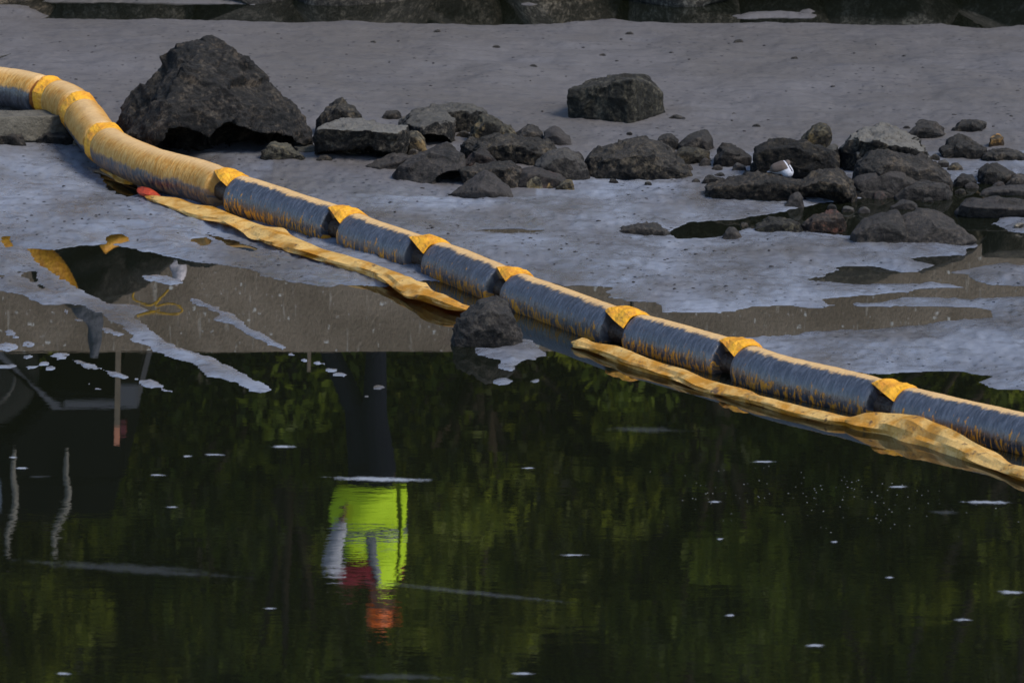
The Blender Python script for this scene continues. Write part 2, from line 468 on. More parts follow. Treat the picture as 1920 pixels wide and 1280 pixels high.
xs = np.concatenate([np.linspace(-9, -3.7, 50)[:-1], np.arange(-3.7, 3.7, 0.0125), np.linspace(3.7, 9, 50)])
ys = np.concatenate([np.linspace(14, 28.2, 30)[:-1], np.arange(28.2, 42.0, 0.0205), np.linspace(42.0, 60, 8)])
GX, GY = np.meshgrid(xs, ys)
gx, gy = GX.ravel(), GY.ravel()
wob = 0.035 * fbm(np.stack([gx * 5, gy * 2.2, gx * 0], 1), 4, 3)
wob2 = 0.016 * fbm(np.stack([gx * 26, gy * 11, gx * 0], 1), 3, 11)
sd = sdist(L0, gx, gy)
for w in WATER: sd = np.minimum(sd, -sdist(w, gx, gy))
for i in ISLES:
    sd = np.maximum(sd, sdist(i, gx, gy))
sd = sd + wob * np.clip(np.abs(sd) / 0.15, 0.25, 1) + wob2
pos_ = np.clip(sd, 0, None); neg_ = np.clip(-sd, 0, None)
n_big = fbm(np.stack([gx * 0.8, gy * 0.4, gx * 0 + 5], 1), 3, 21)
n_mid = fbm(np.stack([gx * 2.6, gy * 1.6, gx * 0 + 1], 1), 3, 31)
n_rip = fbm(np.stack([gx * 2.2 + 0.6 * n_mid, gy * 5.5 + 0.8 * gx, gx * 0 + 2], 1), 4, 41)
n_fine = fbm(np.stack([gx * 30, gy * 16, gx * 0 + 2], 1), 2, 51)
def sstep(x, a, b):
    t = np.clip((x - a) / (b - a), 0, 1); return t * t * (3 - 2 * t)
back = sstep(gy, 33.4, 38.0)
lee = np.exp(-((gx + 3.1) / 0.9) ** 2 - ((gy - 35.3) / 0.5) ** 2)
ridge = np.exp(-((gx + 1.6) / 0.9) ** 2 - ((gy - 34.9) / 0.35) ** 2)
gz = (0.034 * (1 - np.exp(-pos_ / 0.18)) + back * 0.055 * (1 - np.exp(-pos_ / 0.9))
      + (0.018 * n_big + 0.012 * n_mid * (0.4 + back) + 0.011 * n_rip * (0.4 + 0.9 * back)) * (1 - np.exp(-pos_ / 0.35))
      + (0.002 + 0.0035 * (1 - back)) * n_fine * (1 - np.exp(-pos_ / 0.05)) + (0.05 * lee + 0.04 * ridge) * (1 - np.exp(-pos_ / 0.3)))
gz = np.where(sd > 0, np.maximum(gz, 0.0015 + 0.03 * np.clip(pos_, 0, 0.05)), -0.16 * (1 - np.exp(-neg_ / 0.35)) - 0.003)
GZ = gz.reshape(GX.shape)
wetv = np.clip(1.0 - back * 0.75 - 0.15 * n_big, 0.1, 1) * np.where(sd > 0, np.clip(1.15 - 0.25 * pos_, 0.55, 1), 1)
ny, nx = GX.shape
idx = np.arange(nx * ny).reshape(ny, nx)
faces = np.stack([idx[:-1, :-1].ravel(), idx[:-1, 1:].ravel(), idx[1:, 1:].ravel(), idx[1:, :-1].ravel()], 1)
me = mesh_from("mud_flat", np.stack([gx, gy, gz], 1), faces)
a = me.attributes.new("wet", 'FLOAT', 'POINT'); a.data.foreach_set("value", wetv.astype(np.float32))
a = me.attributes.new("shore", 'FLOAT', 'POINT'); a.data.foreach_set("value", np.exp(-pos_ / .10).astype(np.float32))
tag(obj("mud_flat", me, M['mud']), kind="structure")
def H(x, y):
    i = int(np.clip(np.searchsorted(xs, x), 1, nx - 1)); j = int(np.clip(np.searchsorted(ys, y), 1, ny - 1))
    return float(GZ[j, i])

wm = mesh_from("water", [(-60, -30, 0), (60, -30, 0), (60, 44.5, 0), (-60, 44.5, 0)], [(0, 1, 2, 3)])
tag(obj("water", wm, M['water'], smooth=False), kind="structure")

# ------------------------------------------------------------------ far bank: seawall, upper ground, hillside
YW = P(960, -6).y                 # waterline of the stones
YWALL = YW + 1.3
ZTOP = R(960, 660, YWALL).z
def box(x0, x1, y0, y1, z0, z1):
    v = [(x, y, z) for z in (z0, z1) for y in (y0, y1) for x in (x0, x1)]
    f = [(0, 2, 3, 1), (4, 5, 7, 6), (0, 1, 5, 4), (2, 6, 7, 3), (0, 4, 6, 2), (1, 3, 7, 5)]
    return v, f
def bevbox(name, x0, x1, y0, y1, z0, z1, bev, mat, parent=None, root=None):
    v, f = box(x0, x1, y0, y1, z0, z1)
    bm = bmesh.new()
    bv = [bm.verts.new(p) for p in v]
    for q in f: bm.faces.new([bv[k] for k in q])
    bmesh.ops.recalc_face_normals(bm, faces=bm.faces)
    if bev: bmesh.ops.bevel(bm, geom=list(bm.edges), offset=bev, segments=2, affect='EDGES')
    me = bpy.data.meshes.new(name); bm.to_mesh(me); bm.free()
    if root is not None: me.transform(Matrix.Translation(-Vector(root.location)))
    return obj(name, me, mat, parent, smooth=False)
wall = empty("seawall", (0, YWALL, 0))
tag(wall, "long brown concrete seawall above the riprap, mirrored in the front pool", "wall")
edges = [-26, -19.3, -12.6, -5.9, 0.8, 7.5, 14.2, 21, 26]
for k in range(len(edges) - 1):
    bevbox("wall_panel", edges[k] + 0.006, edges[k + 1] - 0.006, YWALL, YWALL + 0.45, -0.3, ZTOP, 0.012, M['wall'], wall, wall)

tx = np.linspace(-60, 60, 121); ty = np.concatenate([np.linspace(YWALL + 0.48, 62, 50), np.linspace(63, 140, 30)])
TX, TY = np.meshgrid(tx, ty)
tz = ZTOP - 0.02 + 0.06 * fbm(np.stack([TX.ravel(), TY.ravel(), TX.ravel() * 0], 1) * 0.6, 3, 5) * sstep(TY.ravel(), YWALL + 0.8, YWALL + 2) + 34 * sstep(TY.ravel(), 57, 104)
idx = np.arange(TX.size).reshape(TX.shape)
fc = np.stack([idx[:-1, :-1].ravel(), idx[:-1, 1:].ravel(), idx[1:, 1:].ravel(), idx[1:, :-1].ravel()], 1)
tag(obj("bank_terrain", mesh_from("bank_terrain", np.stack([TX.ravel(), TY.ravel(), tz], 1), fc), M['soil']), kind="structure")

# riprap boulders
def ico(sub):
    bm = bmesh.new(); bmesh.ops.create_icosphere(bm, subdivisions=sub, radius=1.0)
    v = np.array([x.co[:] for x in bm.verts]); f = np.array([[q.index for q in fa.verts] for fa in bm.faces]); bm.free()
    return v, f
iv, if_ = ico(4)
BV = []
for k in range(8):
    r_ = np.random.default_rng(100 + k)
    v = iv.copy()
    for q in range(11):                         # chop planes -> quarried faces
        n = r_.normal(size=3); n /= np.linalg.norm(n); d = r_.uniform(0.52, 0.86)
        s = v @ n - d
        v = v - np.clip(s, 0, None)[:, None] * n * 0.93
    v *= np.array([1.0, 0.85, 0.75])
    dn = 0.05 * fbm(v * 2.2 + k * 7, 4, k) + 0.02 * ridged(v * 5 + k, 3, k + 50)
    v = v * (1 + dn)[:, None]
    BV.append(mesh_from("boulder", v, if_))
rr = random.Random(4)
def boulder(x, y, z, s, tint):
    o = obj("riprap_boulder", rr.choice(BV), None)
    if not o.data.materials: o.data.materials.append(M['boulder'])
    o.location = (x, y, z); o.scale = (s * rr.uniform(0.9, 1.25), s * rr.uniform(0.8, 1.1), s * rr.uniform(0.85, 1.1))
    o.rotation_euler = (rr.uniform(-0.4, 0.4), rr.uniform(-0.4, 0.4), rr.uniform(0, 6.28))
    o.color = (*tint, 1); o["silt"] = rr.uniform(0, 0.6); o["mud"] = 0.0
    tag(o, "rough brown boulder of the riprap heaped against the seawall, seen mirrored", "boulder", "riprap boulders along the foot of the seawall")
for row, (z, yo, s0, dx) in enumerate([(0.12, 0.05, 0.60, 0.78), (0.55, 0.55, 0.62, 0.85), (1.05, 0.85, 0.58, 0.85)]):
    x = -6.2 + 0.3 * row
    while x < 6.2:
        s = s0 * rr.uniform(0.75, 1.25)
        if row == 2 and -3.2 < x < 0.9: s *= 0.72
        g = rr.choice([0.35, 0.6, 0.9, 1.15]); w = rr.uniform(-0.06, 0.06)
        boulder(x, YW + yo + 0.35 + rr.uniform(-0.12, 0.12), z + rr.uniform(-0.08, 0.08), s, (g + w, g, g - w))
        x += dx * rr.uniform(0.8, 1.2)
for x, g in ((1.35, .5), (1.85, .9), (2.35, .45), (2.8, .85), (3.35, .6), (4.2, .9)):
    boulder(x, YWALL - 0.45, 1.72 + rr.uniform(-0.08, 0.10), 0.5, (g, g, g * .97))
for p_, s in (((110, 490), .33), ((160, 500), .4), ((225, 498), .38), ((280, 480), .3)):
    q = R(*p_, YWALL - 0.3); boulder(q.x, q.y, q.z, s, (0.22, 0.22, 0.24))

# ------------------------------------------------------------------ rocks on the mud
TMP = []
def hull_mesh(sets):
    vs, fs = [], []
    for pts in sets:
        bm = bmesh.new()
        for p in pts: bm.verts.new(p)
        r = bmesh.ops.convex_hull(bm, input=bm.verts)
        bmesh.ops.delete(bm, geom=list({g for g in r["geom_interior"] + r["geom_unused"] if isinstance(g, bmesh.types.BMVert)}), context='VERTS')
        bm.verts.index_update()
        o = len(vs); vs += [v.co[:] for v in bm.verts]
        fs += [[v.index + o for v in f.verts] for f in bm.faces]; bm.free()
    me = bpy.data.meshes.new("hull"); me.from_pydata(vs, [], fs); me.update(); return me
def rock(name, label, outline, mat='rock', T=None, base=None, front=None, extra=None, tint=(1, 1, 1), silt=0.5, mud=0.0,
         rough=1.0, cat='rock', sink=0.07, seed=None, under=0.0, group=None, raw=None, foot=None, chop=1.0, caves=()):
    """outline: photo-pixel outline, placed standing at its foot on the mud with real depth T (metres)"""
    xs_ = [p[0] for p in outline]; ys_ = [p[1] for p in outline]
    by = base or max(ys_)
    cx = sum(xs_) / len(xs_); cy = sum(ys_) / len(ys_)
    g = P(cx, by, 0); zg = H(g.x, g.y)
    for _ in range(3): g = P(cx, by, zg); zg = max(0.0, H(g.x, g.y))
    Y0 = g.y; sc = Y0 / FPX
    w = (max(xs_) - min(xs_)) * sc
    if T is None: T = 0.75 * w
    pts = []
    for x, y in (outline if raw is None else []):
        low = (y - min(ys_)) / (by - min(ys_) + 1e-6)
        pts.append(D(x, y, Y0 + T * (0.5 - 0.42 * low)))
    if raw:
        for x, y, dy in raw: pts.append(D(x, y, Y0 + dy))
        for x, y, dy in foot:
            q = D(x, y, Y0 + dy); pts.append(Vector((q.x, q.y, zg - sink)))
    elif front:
        for x, y, dy in front: pts.append(D(x, y, Y0 + dy))
    else:
        for x, y in outline:
            q = D(cx + (x - cx) * 0.66, cy + (y - cy) * 0.55 + 0.08 * (by - min(ys_)), Y0 + T * 0.06); pts.append(q)
    for x, y in (outline if raw is None else []):
        q = D(cx + (x - cx) * 0.7, cy + (y - cy) * 0.75, Y0 + T * 0.9)
        pts.append(q)
    for x, y in (outline if raw is None else []):
        if y > cy:
            q = D(cx + (x - cx) * 0.92, y, Y0 + T * (0.12 + under)); pts.append(Vector((q.x, q.y, zg - sink)))
            pts.append(Vector((q.x, q.y + T * 0.6, zg - sink)))
    sets = [pts] + [[D(x, y, Y0 + dy) for x, y, dy in e] for e in (extra or [])]
    me = hull_mesh(sets)
    o = bpy.data.objects.new(name, me); COL.objects.link(o)
    size = max(w, (by - min(ys_)) * sc, 0.05)
    md = o.modifiers.new("r", 'REMESH'); md.mode = 'VOXEL'; md.voxel_size = max(0.0075, size / 78)
    TMP.append((o, size, rough, mat, mud, seed if seed is not None else len(TMP) * 3 + 1, chop, caves))
    o.color = (*tint, 1); o["silt"] = silt; o["mud"] = mud
    tag(o, label, cat, group)
    return o

rock("boulder", "large dark pyramid-shaped boulder behind the yellow end of the boom",
     [(365,78),(388,74),(425,86),(443,105),(447,128),(480,158),(530,203),(586,240),(590,262),(480,290),(300,292),(211,246),(216,226),(300,165),(345,112)],
     base=292, raw=[(364,70,.50),(386,64,.50),(426,80,.55),(448,102,.50),(452,128,.45),(300,165,.45),(214,228,.35),(210,246,.22),(372,112,.26),(325,190,.05),(292,252,-.10),(480,160,.40),(530,203,.35),(588,242,.30),(591,264,.28),
          (400,232,-.06),(500,240,.0),(578,264,.12),(380,92,.85),(262,222,.90),(540,226,.90)],
     foot=[(288,292,.05),(228,264,.15),(400,290,.38),(520,288,.38),(582,280,.36),(270,240,.9),(540,250,.9)],
     tint=(0.72, 0.69, 0.68), silt=0.25, rough=1.1, chop=0, caves=[(350,285,58,40,.42),(440,283,62,48,.50),(520,285,50,34,.35)])
rock("rock", "small pointed brown rock peeping up behind the pale-topped slab", [(592,240),(605,222),(620,195),(631,186),(645,190),(665,205),(682,224),(682,240)], T=.3, base=262, tint=(1.1,1.05,.9))
rock("rock_slab", "thick rock slab with a pale flat top right of the big boulder", [(585,255),(600,237),(625,223),(690,224),(745,231),(764,236),(767,250),(760,286),(745,290),(650,305),(600,300),(588,282)],
     mat='rock_pale', raw=[(596,243,.0),(640,246,-.04),(690,247,-.05),(745,251,-.03),(764,237,.15),(767,262,.16),(628,223,.42),(700,223,.46),(745,230,.36),(586,257,.10),(744,284,.02),(598,294,.06),(660,296,.03),(760,284,.16)],
     foot=[(600,300,.10),(650,304,.14),(742,290,.08),(760,288,.2),(620,280,.5),(740,280,.45)], silt=1.0, rough=.7, chop=.3, caves=[(660,298,70,20,.16)])
rock("rock_slab", "tilted slab with smooth grey muddy top behind the pale-topped slab", [(755,231),(781,209),(837,208),(852,226),(851,246),(822,268),(800,270),(785,246),(764,239)],
     mat='rock_pale', T=.6, base=275, caves=[(815,268,35,16,.18)], front=[(790,245,.0),(822,240,-.02),(850,228,.02),(820,266,.03)], silt=.55, rough=.7)
rock("rock", "low dark wedge of rock with a light crust at its right end", [(746,231),(755,205),(822,201),(879,193),(911,203),(917,215),(890,232),(852,240)], mat='rock_pale', T=.35, base=248, silt=.5, tint=(.8,.8,.75))
rock("rock", "small grey rock left of the dark wedge in the sand", [(714,222),(722,209),(745,206),(752,210),(748,222)], T=.12, base=224, mud=.4)
rock("rock", "small pale stone stained rusty beside the pale-topped slab", [(764,246),(785,244),(795,258),(801,280),(775,286),(764,276)], mat='rock_shell', T=.2, base=290, tint=(1.2,1.1,1))
rock("rock_slab", "thin flat slab sloping into the mud below the pale-topped slab", [(683,311),(745,286),(770,289),(786,303),(760,311),(700,316)], T=.3, base=318, mud=.75, silt=.3, front=[(700,316,0),(765,300,.0),(786,304,.02)])
rock("rock_mound", "mud-covered mound of rock in the middle of the rubble", [(740,314),(785,300),(810,281),(836,262),(850,271),(862,298),(875,303),(872,325),(842,348),(810,338),(770,320)], T=.5, base=348, caves=[(848,340,34,22,.16)], mud=.8, silt=.2, front=[(812,334,.0),(868,306,.02),(842,347,.05)], rough=.8)
rock("rock", "smooth mud-coated wedge nearest the boom in the middle of the rubble", [(838,366),(875,340),(908,320),(926,326),(945,340),(958,353),(960,370),(900,369)], T=.35, mud=.95, silt=.2, rough=.6, front=[(905,330,.08),(925,360,-.02),(958,366,.0)])
rock("rock", "shell-crusted cone of rock above the dark flat boulder", [(880,257),(890,235),(905,214),(915,219),(925,232),(940,228),(965,245),(969,259),(930,260)], mat='rock_shell', T=.25, base=268, rough=1.3, tint=(.8,.78,.75))
rock("boulder", "wide low dark boulder in the middle of the rubble", [(852,272),(875,262),(935,258),(990,256),(1015,262),(1045,279),(1040,296),(1000,301),(930,302),(870,300)], T=.45, base=308, tint=(.9,.88,.8), rough=1.2)
rock("rock", "dark rock with a reddish right face below the wide low boulder", [(868,312),(885,286),(900,277),(915,285),(933,303),(905,314)], mat='rock_red', T=.2, base=322, tint=(1.1,1,1))
rock("rock", "small dark rock behind the right end of the wide low boulder", [(965,252),(985,238),(1000,235),(1012,245),(1023,263),(990,267)], T=.25, base=268, mud=.2)
rock("rock_mound", "silt-smothered stone half sunk in the sand left of the concrete block", [(1014,268),(1020,246),(1036,235),(1052,240),(1066,257),(1074,271)], T=.3, base=274, mud=.95, rough=.5)
rock("rock", "rounded grey rock with tan top in the middle of the rubble", [(1000,309),(1010,296),(1035,282),(1065,277),(1086,288),(1098,308),(1106,331),(1060,336),(1015,326)], T=.35, base=338, mud=.55, mat='rock_pale', silt=.35, rough=.8)
rock("rock", "long jagged dark rock right of the mud-covered mound", [(860,322),(885,311),(935,302),(965,305),(985,320),(986,351),(960,353),(930,332),(880,334)], T=.3, base=353, mud=.15, tint=(.9,.85,.8))
rock("rock_slab", "sloping brown slab behind the three little shell stones", [(963,350),(975,312),(1000,312),(1045,328),(1075,345),(1071,353),(1000,353)], mat='rock_red', T=.3, mud=.5, rough=.6)
rock("shell_stone", "small black and pale shelly stone, left of three in a row", [(985,351),(990,338),(1005,326),(1015,333),(1019,351)], mat='rock_shell', T=.1, base=353, cat='stone', tint=(1.2,1.2,1.2), silt=1)
rock("shell_stone", "small tan shelly stone, middle of three in a row", [(1018,353),(1022,336),(1032,339),(1039,353)], mat='rock_shell', T=.07, base=354, cat='stone', tint=(2.2,1.9,1.5))
rock("shell_stone", "small ribbed grey stone, right of three in a row", [(1040,354),(1052,341),(1070,335),(1077,345),(1077,355)], mat='rock_shell', T=.1, base=356, cat='stone', tint=(1.0,.95,.85))
rock("boulder", "big rounded dark boulder in the centre right of the rubble", [(1102,312),(1108,292),(1130,278),(1165,263),(1200,256),(1230,265),(1260,285),(1295,315),(1306,336),(1250,340),(1150,336),(1110,331)], T=.6, mud=.25, tint=(1,.97,.86), rough=1.1)
rock("rock", "small lumpy rock behind the big rounded boulder", [(1230,267),(1240,252),(1258,249),(1272,258),(1268,275),(1240,277)], T=.15, base=284, mud=.3)
rock("rock", "angular slate-grey rock tilted above the pebbles right of the rounded boulder", [(1266,274),(1290,253),(1325,242),(1339,262),(1331,281),(1300,281)], T=.25, base=286, mud=.45, rough=.7)
rock("pebble", "tan pebble on the shoulder of the big rounded boulder", [(1238,286),(1250,271),(1257,279),(1256,288)], mat='rock_shell', T=.06, base=296, cat='pebble', tint=(2,1.6,1.2))
rock("rock", "dark knobbly stones huddled right of the rounded boulder", [(1260,292),(1275,278),(1310,276),(1330,286),(1336,301),(1300,306),(1275,302)], mat='rock_shell', T=.15, tint=(.55,.5,.45), rough=1.5)
rock("rock", "dark round rock left of the bird's backdrop block", [(1336,301),(1348,273),(1370,270),(1392,281),(1408,296),(1402,309),(1370,313)], T=.22, mud=.2, tint=(.6,.6,.65))
rock("rock", "small dark rock lying by itself left of the bird's ledge", [(1314,343),(1325,329),(1345,330),(1359,340),(1340,345)], T=.12, tint=(.6,.6,.65))
rock("rock_ledge", "long low dark ledge of rock the small bird rests on", [(1314,361),(1335,345),(1390,332),(1440,333),(1500,338),(1522,352),(1485,368),(1430,377),(1380,373),(1330,369)], T=.42, tint=(.7,.66,.62), silt=.35, front=[(1340,352,.02),(1440,346,-.02),(1500,350,.02),(1430,376,.05),(1350,368,.05)], under=.1)
rock("boulder", "rounded brown boulder overhanging the pool right of the bird's ledge", [(1486,347),(1530,325),(1560,312),(1581,318),(1596,340),(1606,374),(1590,382),(1560,377),(1500,357)], T=.4, tint=(1,.93,.82), front=[(1500,350,0),(1540,345,-.05),(1575,352,-.06),(1590,380,.02)], under=.25, rough=.9, caves=[(1540,374,36,14,.09)])
rock("boulder", "square dark boulder standing behind the small bird", [(1409,277),(1425,267),(1500,263),(1530,272),(1560,280),(1576,312),(1530,328),(1480,334),(1430,322),(1412,300)], T=.4, base=338, tint=(.6,.58,.52), silt=.2, rough=.9, front=[(1415,283,.02),(1500,275,.0),(1530,290,.02),(1480,334,.04),(1430,322,.04)])
rock("rock", "mossy knob of rock perched behind the square dark boulder", [(1502,264),(1515,243),(1540,228),(1558,240),(1556,259),(1525,268)], mat='rock_shell', T=.2, base=280, tint=(.7,.68,.6))
rock("oyster_cluster", "round yellowish cluster of shells on the top edge of the square boulder", [(1496,280),(1503,268),(1518,266),(1524,279),(1511,291)], mat='rock_shell', T=.1, base=330, cat='shells', tint=(2.1,1.8,1.1), rough=1.5, sink=-.12)
rock("rock", "upright pale-streaked stone at the right of the square boulder", [(1540,290),(1561,266),(1573,275),(1575,311),(1558,308)], mat='rock_pale', T=.15, base=318, tint=(1,.95,.85))
rock("rock", "little muddy cone of rock at the foot of the bird's ledge", [(1468,389),(1485,363),(1500,358),(1507,375),(1507,389)], T=.12, mud=.9, rough=.7)
rock("rock", "reddish-brown crusty rock lying in the narrow pool", [(1503,428),(1515,405),(1540,400),(1580,401),(1586,420),(1581,438),(1530,434)], mat='rock_red', T=.25, tint=(1.5,1.2,1.0), rough=1.4)
rock("rock", "low mossy rock awash in the narrow pool", [(1415,424),(1450,411),(1490,413),(1503,428),(1450,435)], T=.2, tint=(.8,.85,.7), rough=1.2)
rock("rock", "small dark cone of rock at the edge of the narrow pool", [(1353,449),(1362,428),(1375,424),(1390,439),(1394,449)], T=.12, mud=.4, tint=(.8,.8,.85))
rock("rock", "low dark flat rock on the mud right of the small puddle", [(1148,434),(1180,422),(1225,418),(1250,430),(1258,441),(1200,442)], T=.3, mud=.45, rough=1.1)
rock("boulder", "large pale-topped boulder at the right of the rubble", [(1582,302),(1590,255),(1603,245),(1650,240),(1690,245),(1730,265),(1741,285),(1741,300),(1690,300),(1640,295),(1600,312),(1585,322)],
     mat='rock_pale', T=.6, base=328, silt=1.0, tint=(.85,.82,.75), front=[(1598,262,.06),(1640,262,.0),(1690,278,-.02),(1735,292,.0),(1600,318,.05),(1700,310,.05)], under=.15)
rock("boulder", "long brown boulder below the large pale-topped one", [(1600,327),(1620,296),(1641,277),(1680,289),(1740,305),(1775,318),(1786,341),(1781,361),(1700,352),(1620,347)], T=.45, base=364, mud=.3, tint=(1,.95,.88), rough=1.1)
rock("rock_slab", "smooth grey muddy slab leaning on the long brown boulder", [(1597,337),(1605,325),(1655,320),(1690,310),(1715,325),(1736,341),(1690,356),(1630,354),(1600,353)], T=.3, base=372, mud=.95, rough=.5)
rock("rock", "dark smooth wedge standing in the pool below the muddy slab", [(1680,371),(1700,341),(1725,335),(1781,345),(1787,373),(1700,377)], T=.3, mud=.55, tint=(.7,.7,.75), rough=.7)
rock("rock", "dark humped rock on the sand behind the pale-topped boulder", [(1700,252),(1720,232),(1745,226),(1765,240),(1772,252),(1730,260)], T=.3, tint=(.8,.8,.85), mud=.2)
rock("rock", "farthest small dark rock at the upper right of the rubble", [(1785,243),(1800,228),(1830,227),(1849,232),(1842,242)], T=.2, tint=(.7,.7,.75))
rock("boulder", "ragged dark boulder left of the orange sponge", [(1765,287),(1775,266),(1795,256),(1820,265),(1850,280),(1848,296),(1790,298)], T=.35, tint=(.65,.65,.68), rough=1.3)
rock("rock", "low dark rock below the orange sponge", [(1838,292),(1860,280),(1900,285),(1935,296),(1900,302),(1850,300)], T=.25, tint=(.7,.7,.7), rough=1.2)
rock("sponge", "small orange-tan sponge sitting on the sand at the right edge", [(1854,271),(1858,256),(1870,252),(1882,256),(1883,272)], mat='rock_shell', T=.1, base=274, cat='sponge', tint=(3.0,1.9,.85), rough=2.0)
rock("rock", "dark rough rock rising from the pool at the right edge", [(1834,342),(1838,316),(1855,308),(1880,312),(1906,326),(1892,343),(1860,347)], T=.3, tint=(.75,.75,.78), rough=1.2)
rock("rock", "wet dark rock between the long brown boulder and the pool", [(1785,346),(1800,326),(1825,328),(1831,346),(1800,352)], T=.2, tint=(.6,.6,.68), rough=1.3)
rock("rock", "grey rock cut by the right edge above the pool", [(1880,347),(1900,331),(1935,325),(1965,340),(1960,352)], T=.3, mud=.5)
rock("boulder", "flat mud-topped boulder at the right edge of the pool", [(1795,404),(1805,379),(1850,372),(1910,370),(1955,384),(1950,407),(1850,410)], T=.5, mud=.75, silt=.3, rough=.8, under=.1, front=[(1800,388,.02),(1860,390,-.02),(1940,392,.0)])
rock("rock", "low grey muddy hump awash at the right edge", [(1833,366),(1850,351),(1920,346),(1960,356),(1950,368)], T=.35, mud=.85, rough=.6)
rock("boulder", "muddy double-humped boulder in front of the pool at right", [(1590,447),(1610,421),(1632,402),(1680,398),(1702,418),(1700,458),(1620,457)], T=.5, base=459, mud=.7, silt=.35, rough=.9,
     extra=[[(1668,459,.06),(1690,412,.2),(1722,392,.3),(1755,390,.3),(1786,415,.22),(1833,453,.12),(1828,463,.05),(1720,463,.02),(1745,415,.08),(1700,440,.05),(1760,470,.3),(1690,470,.3),(1810,468,.3),(1750,398,.5),(1800,440,.45)]])
rock("rock", "flat grey stone lying in the pool behind the double-humped boulder", [(1666,388),(1690,377),(1710,374),(1723,382),(1715,391),(1690,393)], T=.12, mud=.8)
rock("rock", "thin strip of rock breaking the pool under the muddy slab", [(1605,364),(1630,354),(1665,358),(1677,367),(1630,372)], T=.1, mud=.6)
rock("concrete_block", "squarish mossy concrete block alone on the sand behind the rubble", [(1062,200),(1066,166),(1110,151),(1175,142),(1205,140),(1243,158),(1250,190),(1250,222),(1190,226),(1066,227)],
     mat='block', base=228, raw=[(1184,149,-.04),(1190,222,-.04),(1066,168,.12),(1063,190,.10),(1068,224,.12),(1240,160,.24),(1250,200,.25),(1249,220,.25),(1106,150,.44),(1206,139,.55),(1175,141,.50)],
     foot=[(1190,228,-.03),(1070,228,.13),(1249,226,.26),(1110,220,.5),(1215,220,.6)], silt=.3, rough=.6, cat='block', tint=(.9,.88,.78), chop=0)
rock("rock", "small dark stone right beside the concrete block", [(1252,222),(1265,214),(1287,221)], T=.1, base=224, mud=.3)
rock("rock", "wet dark rock in the pool leaning against the boom", [(846,634),(851,611),(880,576),(900,560),(940,555),(953,562),(972,604),(981,636),(972,650),(930,656),(872,650)], T=.36, base=652, tint=(.75,.78,.85), mud=.35, rough=.8)
rock("rock", "pale shelly stone in front of the big dark boulder", [(489,296),(500,276),(512,263),(535,271),(560,286),(577,299)], mat='rock_shell', T=.2, base=300, tint=(.8,.8,.78), silt=.8)
rock("rock", "muddy rock under the boom at the left edge", [(-40,218),(-20,200),(20,195),(50,204),(58,218)], T=.3, base=232, mud=.9, rough=.5)
rock("rock", "dark rubble stone under the weathered timber at the left edge", [(-40,268),(-30,250),(10,246),(40,254),(48,270)], T=.25, base=272, tint=(.7,.65,.6), mud=.2)
rock("rock", "dark stone under the right end of the weathered timber", [(55,268),(70,250),(105,248),(140,258),(138,268)], T=.25, base=270, tint=(.35,.35,.38))
rock("pebble", "round white pebble against the boom below the timber", [(136,270),(137,263),(142,260),(147,263),(147,270)], mat='rock_pale', T=.04, base=272, cat='pebble', tint=(9,9,9), silt=1, rough=.3)
rock("pebble", "white shell lying on the mud at the right edge", [(1900,424),(1905,418),(1916,416),(1922,420),(1914,424)], mat='rock_pale', T=.05, base=426, cat='shell', tint=(8,8,8), silt=1, rough=.3)
rub = random.Random(31)
for k, (x, y, w) in enumerate([(608,300,16),(690,262,14),(705,240,10),(775,292,14),(800,306,12),(842,262,12),(868,256,14),(925,268,12),(980,276,14),(1050,300,14),(1080,300,16),(1092,318,12),(1000,336,12),(950,326,14),(905,334,12),
        (880,352,12),(1120,296,12),(1290,300,14),(1312,292,16),(1322,308,12),(1345,318,12),(1385,318,14),(1402,330,12),(1290,318,10),(1425,340,14),(1445,268,9),(1582,340,16),(1590,356,14),(1612,366,12),(1650,372,14),(1752,300,12),(1768,312,14),(1790,318,16),
        (1822,352,14),(1800,362,12),(1872,352,14),(1905,362,14),(1740,378,12),(1560,392,10),(1590,396,14),(1620,398,12),(1440,420,12),(1395,424,9),(760,330,10),(1150,342,9),(1215,346,8)]):
    h_ = w * rub.uniform(.7, 1.2)
    rock("rubble_stone", "small dark angular stone wedged among the bigger boulders", [(x-w,y),(x-w*rub.uniform(.5,.9),y-h_*.6),(x-w*rub.uniform(0,.3),y-h_),(x+w*rub.uniform(.3,.6),y-h_*rub.uniform(.7,1)),(x+w,y-h_*.3),(x+w*.8,y)],
         mat=rub.choice(['rock','rock','rock_red','rock_shell','rock_pale']), T=w*.005, base=y+2, cat='stone', mud=rub.choice([0,.2,.5,.8]), tint=(lambda g: (g, g*.97, g*.92))(rub.uniform(.6,1.3)), sink=.05, group="rubble between the boulders")
for k, (x, y, w) in enumerate([(930,90,10),(700,80,7),(1490,110,8),(1385,80,11),(1130,105,8),(1000,125,8),(1020,270,14),(1418,237,9),(1700,240,8),(1350,330,12),(1305,340,9),(1430,310,12),(1180,64,9),(820,60,8),(1180,250,6)]):
    rock("pebble", "small dark pebble scattered on the grey sand", [(x-w,y),(x-w*.5,y-w*.5),(x+w*.4,y-w*.55),(x+w,y)], T=w*.0035, base=y+1, cat='pebble', mud=.4, sink=.02, group="pebbles strewn on the sand")

